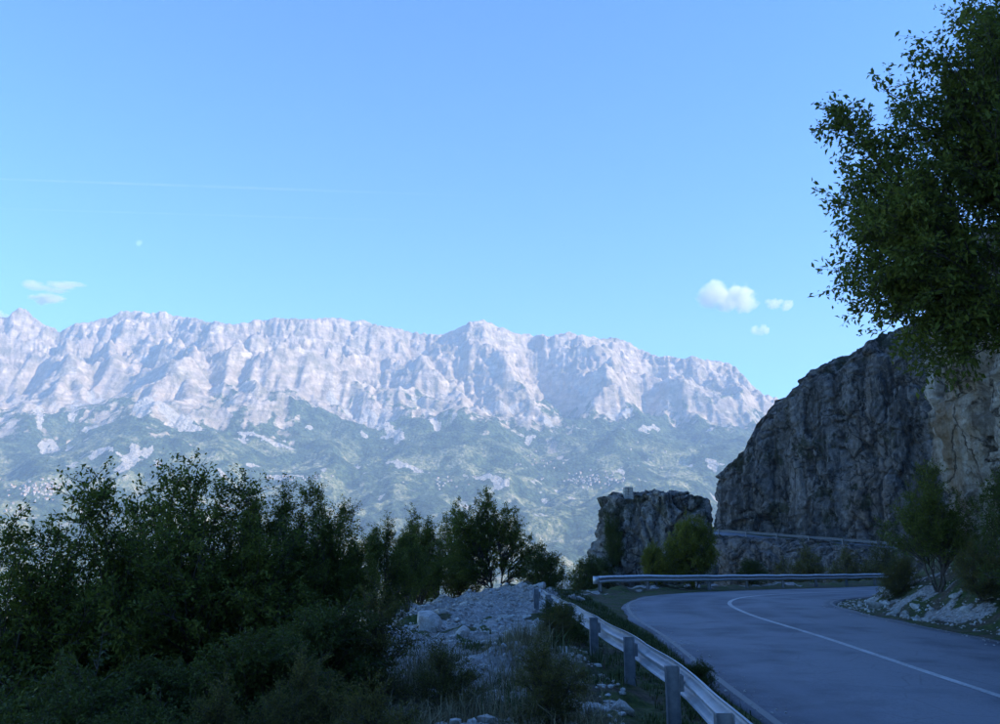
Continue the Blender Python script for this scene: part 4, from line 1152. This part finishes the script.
# verge grass between the near rail and the asphalt, under the far rail, and on the inner verge
m = 2600
yy = 4 + 34 * rg.rand(m); li = np.array([int(np.argmin(np.abs(RL[130:200, 1] - y))) + 130 for y in yy]); off = HALF + 0.12 + np.abs(rg.randn(m)) * 0.55 * (1 + (yy > 25))
X1, Y1 = RL[li, 0] + RN[li, 0] * off, yy + RN[li, 1] * off * 0
m2 = 900
y2 = 10 + 26 * rg.rand(m2); l2 = np.array([int(np.argmin(np.abs(RL[130:200, 1] - y))) + 130 for y in y2]); off2 = -HALF - 0.12 - np.abs(rg.randn(m2)) * 0.4
X2, Y2 = RL[l2, 0] + RN[l2, 0] * off2, RL[l2, 1] + RN[l2, 1] * off2
blades('verge_grass', np.concatenate([X1, X2]), np.concatenate([Y1, Y2]), 0.05 + 0.12 * rg.rand(m + m2), 0.006, 0.05, 12, GR_GREEN, 'short green grass on the verges of the road', 0.6)
m = 520
X3 = rg.uniform(-1.6, 1.7, m); Y3 = 6.0 + 8 * rg.rand(m) ** 1.2
kp = (fbm2(X3 / 1.1, Y3 / 1.1, 2, 61) > 0.02) & (X3 < 1.0); X3, Y3 = X3[kp], Y3[kp]
blades('dry_grass', X3, Y3, 0.18 + 0.28 * rg.rand(len(X3)), 0.0035, 0.15, 70, GR_DRY, 'dry yellow grass tufts in front of the rubble', 0.85)
m = 420
X4 = rg.uniform(-2.2, 1.8, m); Y4 = 5.0 + 13 * rg.rand(m)
kp = fbm2(X4 / 1.3, Y4 / 1.3, 2, 71) > 0.15; X4, Y4 = X4[kp], Y4[kp]
blades('weeds', X4, Y4, 0.12 + 0.22 * rg.rand(len(X4)), 0.008, 0.13, 34, GR_GREEN, 'dark green weeds growing through the rubble', 0.7)
# weeds in the rubble beside the rail
G_W = 'small weeds beside the near guardrail'
for (x, y, s, pr, lab) in [(1.2, 17.2, 0.42, T_BUSH, 'small dark bush beside the near guardrail towards its far end'), (0.9, 14.6, 0.36, T_OLIVE, 'small olive bush beside the middle of the near guardrail'),
                           (2.75, 12.6, 0.22, T_BUSH, 'little dark weed between the near guardrail and the asphalt'), (0.5, 9.0, 0.40, T_OLIVE, 'olive tuft left of the nearest guardrail posts'),
                           (-0.6, 10.2, 0.45, T_OLIVE, 'olive bush in the middle of the dry grass'), (1.4, 20.2, 0.3, T_OLIVE, 'tiny olive bush by the far end of the near guardrail')]:
    plant(pr, x, y, gz(x, y) - 0.03, x * 7, s, lab, 'shrub', G_W)

# cairn on the outcrop
cx_, cy_ = 7.9, 53.9
ct = 5.28
cairn = obj('cairn', None, loc=(cx_, cy_, ct), label='small square stone pillar on the left end of the outcrop top', cat='cairn')
cairn.scale = (0.62, 0.62, 0.62)
cs_v, cs_f = box_vf((0, 0, 0), (0.5, 0.5, 0.5), (1, 0))
CST = bevel_mesh('stone', cs_v * 0.98, cs_f, STONE, 0.09)
for lv in range(5):
    for q in range(4):
        s = 0.50 - 0.02 * lv
        o = obj('stone', CST, cairn, loc=(0.235 * (1 if q % 2 else -1) + rg.uniform(-.02, .02), 0.235 * (1 if q // 2 else -1), -0.75 + lv * 0.27))
        o.scale = (s * rg.uniform(.9, 1.08), s, 0.28); o.rotation_euler = (rg.uniform(-.05, .05), rg.uniform(-.05, .05), rg.uniform(-.12, .12))

# ================================================================== VILLAGES, CLOUDS, MOON
def village_mat(name, c):
    t = NT(name); n = t.noise(t.pos(), 0.05, 2, 0.5)
    t.bsdf(t.mix(t.ramp(n, [(0.35, 0.0), (0.65, 1.0)]), c, tuple(q * 0.7 for q in c)), 0.9)
    return t.m
WALLM = village_mat('village_walls', (0.50, 0.46, 0.41)); ROOFM = village_mat('village_roofs', (0.42, 0.20, 0.13))
def village(px, py, n, sx, sy, label, seed):
    rg = np.random.RandomState(seed)
    VS, FS, MI, b = [], [], [], 0
    for _ in range(n):
        x, y, z = far_ground(px + rg.randn() * sx, py + rg.randn() * sy)
        x += rg.uniform(-6, 6); y += rg.uniform(-6, 6)
        w_, d_, h_ = rg.uniform(3, 6), rg.uniform(2.8, 4.5), rg.uniform(3.5, 6.5); a = rg.rand() * 3.14
        z = z - 1.5
        loc = [(-w_, -d_, 0), (w_, -d_, 0), (w_, d_, 0), (-w_, d_, 0), (-w_, -d_, h_ + 1.5), (w_, -d_, h_ + 1.5), (w_, d_, h_ + 1.5), (-w_, d_, h_ + 1.5), (-w_, 0, h_ + 4), (w_, 0, h_ + 4)]
        VS += [(x + p[0] * math.cos(a) - p[1] * math.sin(a), y + p[0] * math.sin(a) + p[1] * math.cos(a), z + p[2]) for p in loc]
        f = [(0, 1, 5, 4), (1, 2, 6, 5), (2, 3, 7, 6), (3, 0, 4, 7), (4, 5, 9, 8), (6, 7, 8, 9), (4, 8, 7), (5, 6, 9)]
        FS += [tuple(b + i for i in q) for q in f]; MI += [0, 0, 0, 0, 1, 1, 0, 0]; b += 10
    me = bpy.data.meshes.new('village'); me.from_pydata(VS, [], FS); me.materials.append(WALLM); me.materials.append(ROOFM)
    me.polygons.foreach_set('material_index', MI); me.update()
    obj('village', me, kind='stuff', label=label)
village(36, 490, 110, 15, 5, 'far village of pale houses and red roofs at the left edge', 1)
village(20, 508, 14, 20, 3, 'scattered far houses below the left village', 2)
village(590, 480, 80, 18, 4, 'far village of pale houses above the outcrop', 3)
village(535, 462, 22, 13, 4, 'far hamlet on the valley slope', 4)
village(300, 478, 14, 18, 2, 'far hamlet above the left trees', 5)
village(450, 482, 20, 22, 3, 'far houses above the four-stemmed tree', 6)
village(650, 450, 14, 30, 8, 'scattered far houses on the right slopes', 7)

def cloud(px, py, w_px, h_px, label, seed, dens=0.012, Y=16000.0, lumps=9):
    rg = np.random.RandomState(seed)
    x, y, z = at_depth(px, py, Y); k = Y / FPX
    A, B, Dp = w_px * k / 2, h_px * k / 2, w_px * k / 2.4
    v, f = ico(4)
    # closed hull round a heap of billows
    hull = v * np.array([A, Dp, B]) * 1.12
    t = NT('cloud_vapour')
    tc = t.n('ShaderNodeTexCoord')
    bl = [(rg.uniform(-.7, .7), rg.uniform(-.4, .4), rg.uniform(-.45, .35), rg.uniform(.28, .5)) for _ in range(lumps)]
    dist = None
    mp = t.n('ShaderNodeMapping'); mp.inputs['Scale'].default_value = (1 / A, 1 / Dp, 1 / B); t.l(tc.outputs['Object'], mp.inputs['Vector'])
    for (a_, b_, c_, r_) in bl:
        sub = t.n('ShaderNodeVectorMath', operation='SUBTRACT'); t.l(mp.outputs[0], sub.inputs[0]); sub.inputs[1].default_value = (a_, b_, c_)
        mul = t.n('ShaderNodeVectorMath', operation='MULTIPLY'); t.l(sub.outputs[0], mul.inputs[0]); mul.inputs[1].default_value = (1 / r_, 1 / r_, 1 / (r_ * 1.25))
        ln = t.n('ShaderNodeVectorMath', operation='LENGTH'); t.l(mul.outputs[0], ln.inputs[0])
        dist = ln.outputs['Value'] if dist is None else t.math('MINIMUM', dist, ln.outputs['Value'])
    nz = t.noise(mp.outputs[0], 3.2, 8, 0.68)
    val = t.math('ADD', t.math('SUBTRACT', 1.0, dist), t.math('MULTIPLY', t.math('SUBTRACT', nz, 0.5), 2.3))
    den = t.math('MULTIPLY', t.ramp(val, [(0.02, 0.0), (0.30, 1.0)]), dens)
    pv = t.n('ShaderNodeVolumePrincipled'); pv.inputs['Color'].default_value = (1, 1, 1, 1); pv.inputs['Anisotropy'].default_value = 0.2
    t.l(den, pv.inputs['Density']); t.l(pv.outputs[0], t.out.inputs['Volume'])
    obj('cloud', mesh_np('cloud', hull, f, t.m, True), loc=(float(x), float(y), float(z)), label=label, cat='cloud')
cloud(729, 295, 64, 42, 'largest bright white cloud above the right end of the ridge', 11, 0.006)
cloud(779, 303, 28, 18, 'small white cloud at the right of the largest cloud', 12, 0.006)
cloud(760, 330, 18, 14, 'tiny white cloud puff below the largest cloud', 13, 0.007)
cloud(44, 300, 42, 16, 'flat white cloud above the left end of the ridge', 14, 0.008)
cloud(52, 286, 66, 10, 'thin streaky cloud above the flat white cloud on the left', 15, 0.005)
cloud(4, 316, 26, 16, 'white cloud cut by the left edge behind the ridge', 16, 0.008)

def contrail(pa, pb, wid, dens, label, Y=21000.0):
    A = np.array([float(q) for q in at_depth(pa[0], pa[1], Y)]); B = np.array([float(q) for q in at_depth(pb[0], pb[1], Y * 1.1)])
    us = np.linspace(0, 1, 24)[:, None]
    v, f = tubes([((B - A) * us, np.full(24, wid) * (0.6 + 0.4 * np.sin(us[:, 0] * 3.0)))], 10)
    caps = np.array([[0, 1, 2, 3], [0, 3, 4, 5], [0, 5, 6, 7], [0, 7, 8, 9]])
    f = np.vstack([f, caps, caps + 230])
    t = NT('contrail_vapour')
    pv = t.n('ShaderNodeVolumePrincipled'); pv.inputs['Color'].default_value = (1, 1, 1, 1)
    L = float(np.linalg.norm(B - A))
    tc = t.n('ShaderNodeTexCoord'); sx = t.n('ShaderNodeSeparateXYZ'); t.l(tc.outputs['Object'], sx.inputs[0])
    n = t.noise(tc.outputs['Object'], 0.0012, 4, 0.6)
    den = t.math('MULTIPLY', t.ramp(n, [(0.35, 0.25), (0.65, 1.0)]), t.math('MULTIPLY', dens, t.ramp(t.math('DIVIDE', sx.outputs[0], abs(B[0] - A[0])), [(0.3, 1.0), (1.0, 0.0)])))
    t.l(den, pv.inputs['Density']); t.l(pv.outputs[0], t.out.inputs['Volume'])
    obj('contrail', mesh_np('contrail', v, f, t.m), loc=tuple(A), label=label, cat='contrail')
contrail((-60, 177), (500, 197), 42, 0.0016, 'faint upper contrail crossing the left half of the sky')
contrail((-60, 207), (520, 224), 30, 0.0011, 'faint lower contrail crossing the left half of the sky')
def moon():
    t = NT('moon_rock')
    n = t.noise(t.pos(), 0.02, 5, 0.6)
    d = t.n('ShaderNodeBsdfDiffuse'); t.l(t.ramp(n, [(0.4, (0.05, 0.05, 0.055)), (0.6, (0.11, 0.11, 0.11))]), d.inputs['Color'])
    tr = t.n('ShaderNodeBsdfTransparent'); ad = t.n('ShaderNodeAddShader')       # the lit air in front of it shines through
    t.l(tr.outputs[0], ad.inputs[0]); t.l(d.outputs[0], ad.inputs[1]); t.l(ad.outputs[0], t.out.inputs['Surface'])
    x, y, z = at_depth(139, 243, 60000.0)
    v, f = ico(4)
    obj('moon', mesh_np('moon', v * 210.0, f, t.m), loc=(float(x), float(y), float(z)), label='faint daytime half moon above the left part of the ridge', cat='moon')
moon()

# ================================================================== HAZE
def haze():
    t = NT('haze_air')
    v = t.n('ShaderNodeVolumePrincipled')
    v.inputs['Color'].default_value = (0.54, 0.745, 1.0, 1)
    v.inputs['Density'].default_value = 1.05e-4
    v.inputs['Anisotropy'].default_value = 0.0
    t.l(v.outputs[0], t.out.inputs['Volume'])
    x0, x1, y0, y1, z0, z1 = -5600, 5600, -420, 7300, -700, 1760
    vs = np.array([(x, y, z) for x in (x0, x1) for y in (y0, y1) for z in (z0, z1)], float)
    fs = np.array([(0, 1, 3, 2), (4, 6, 7, 5), (0, 4, 5, 1), (2, 3, 7, 6), (0, 2, 6, 4), (1, 5, 7, 3)])
    obj('haze', mesh_np('haze', vs, fs, t.m, False), kind='stuff', label='thin blue haze over the valley')
haze()
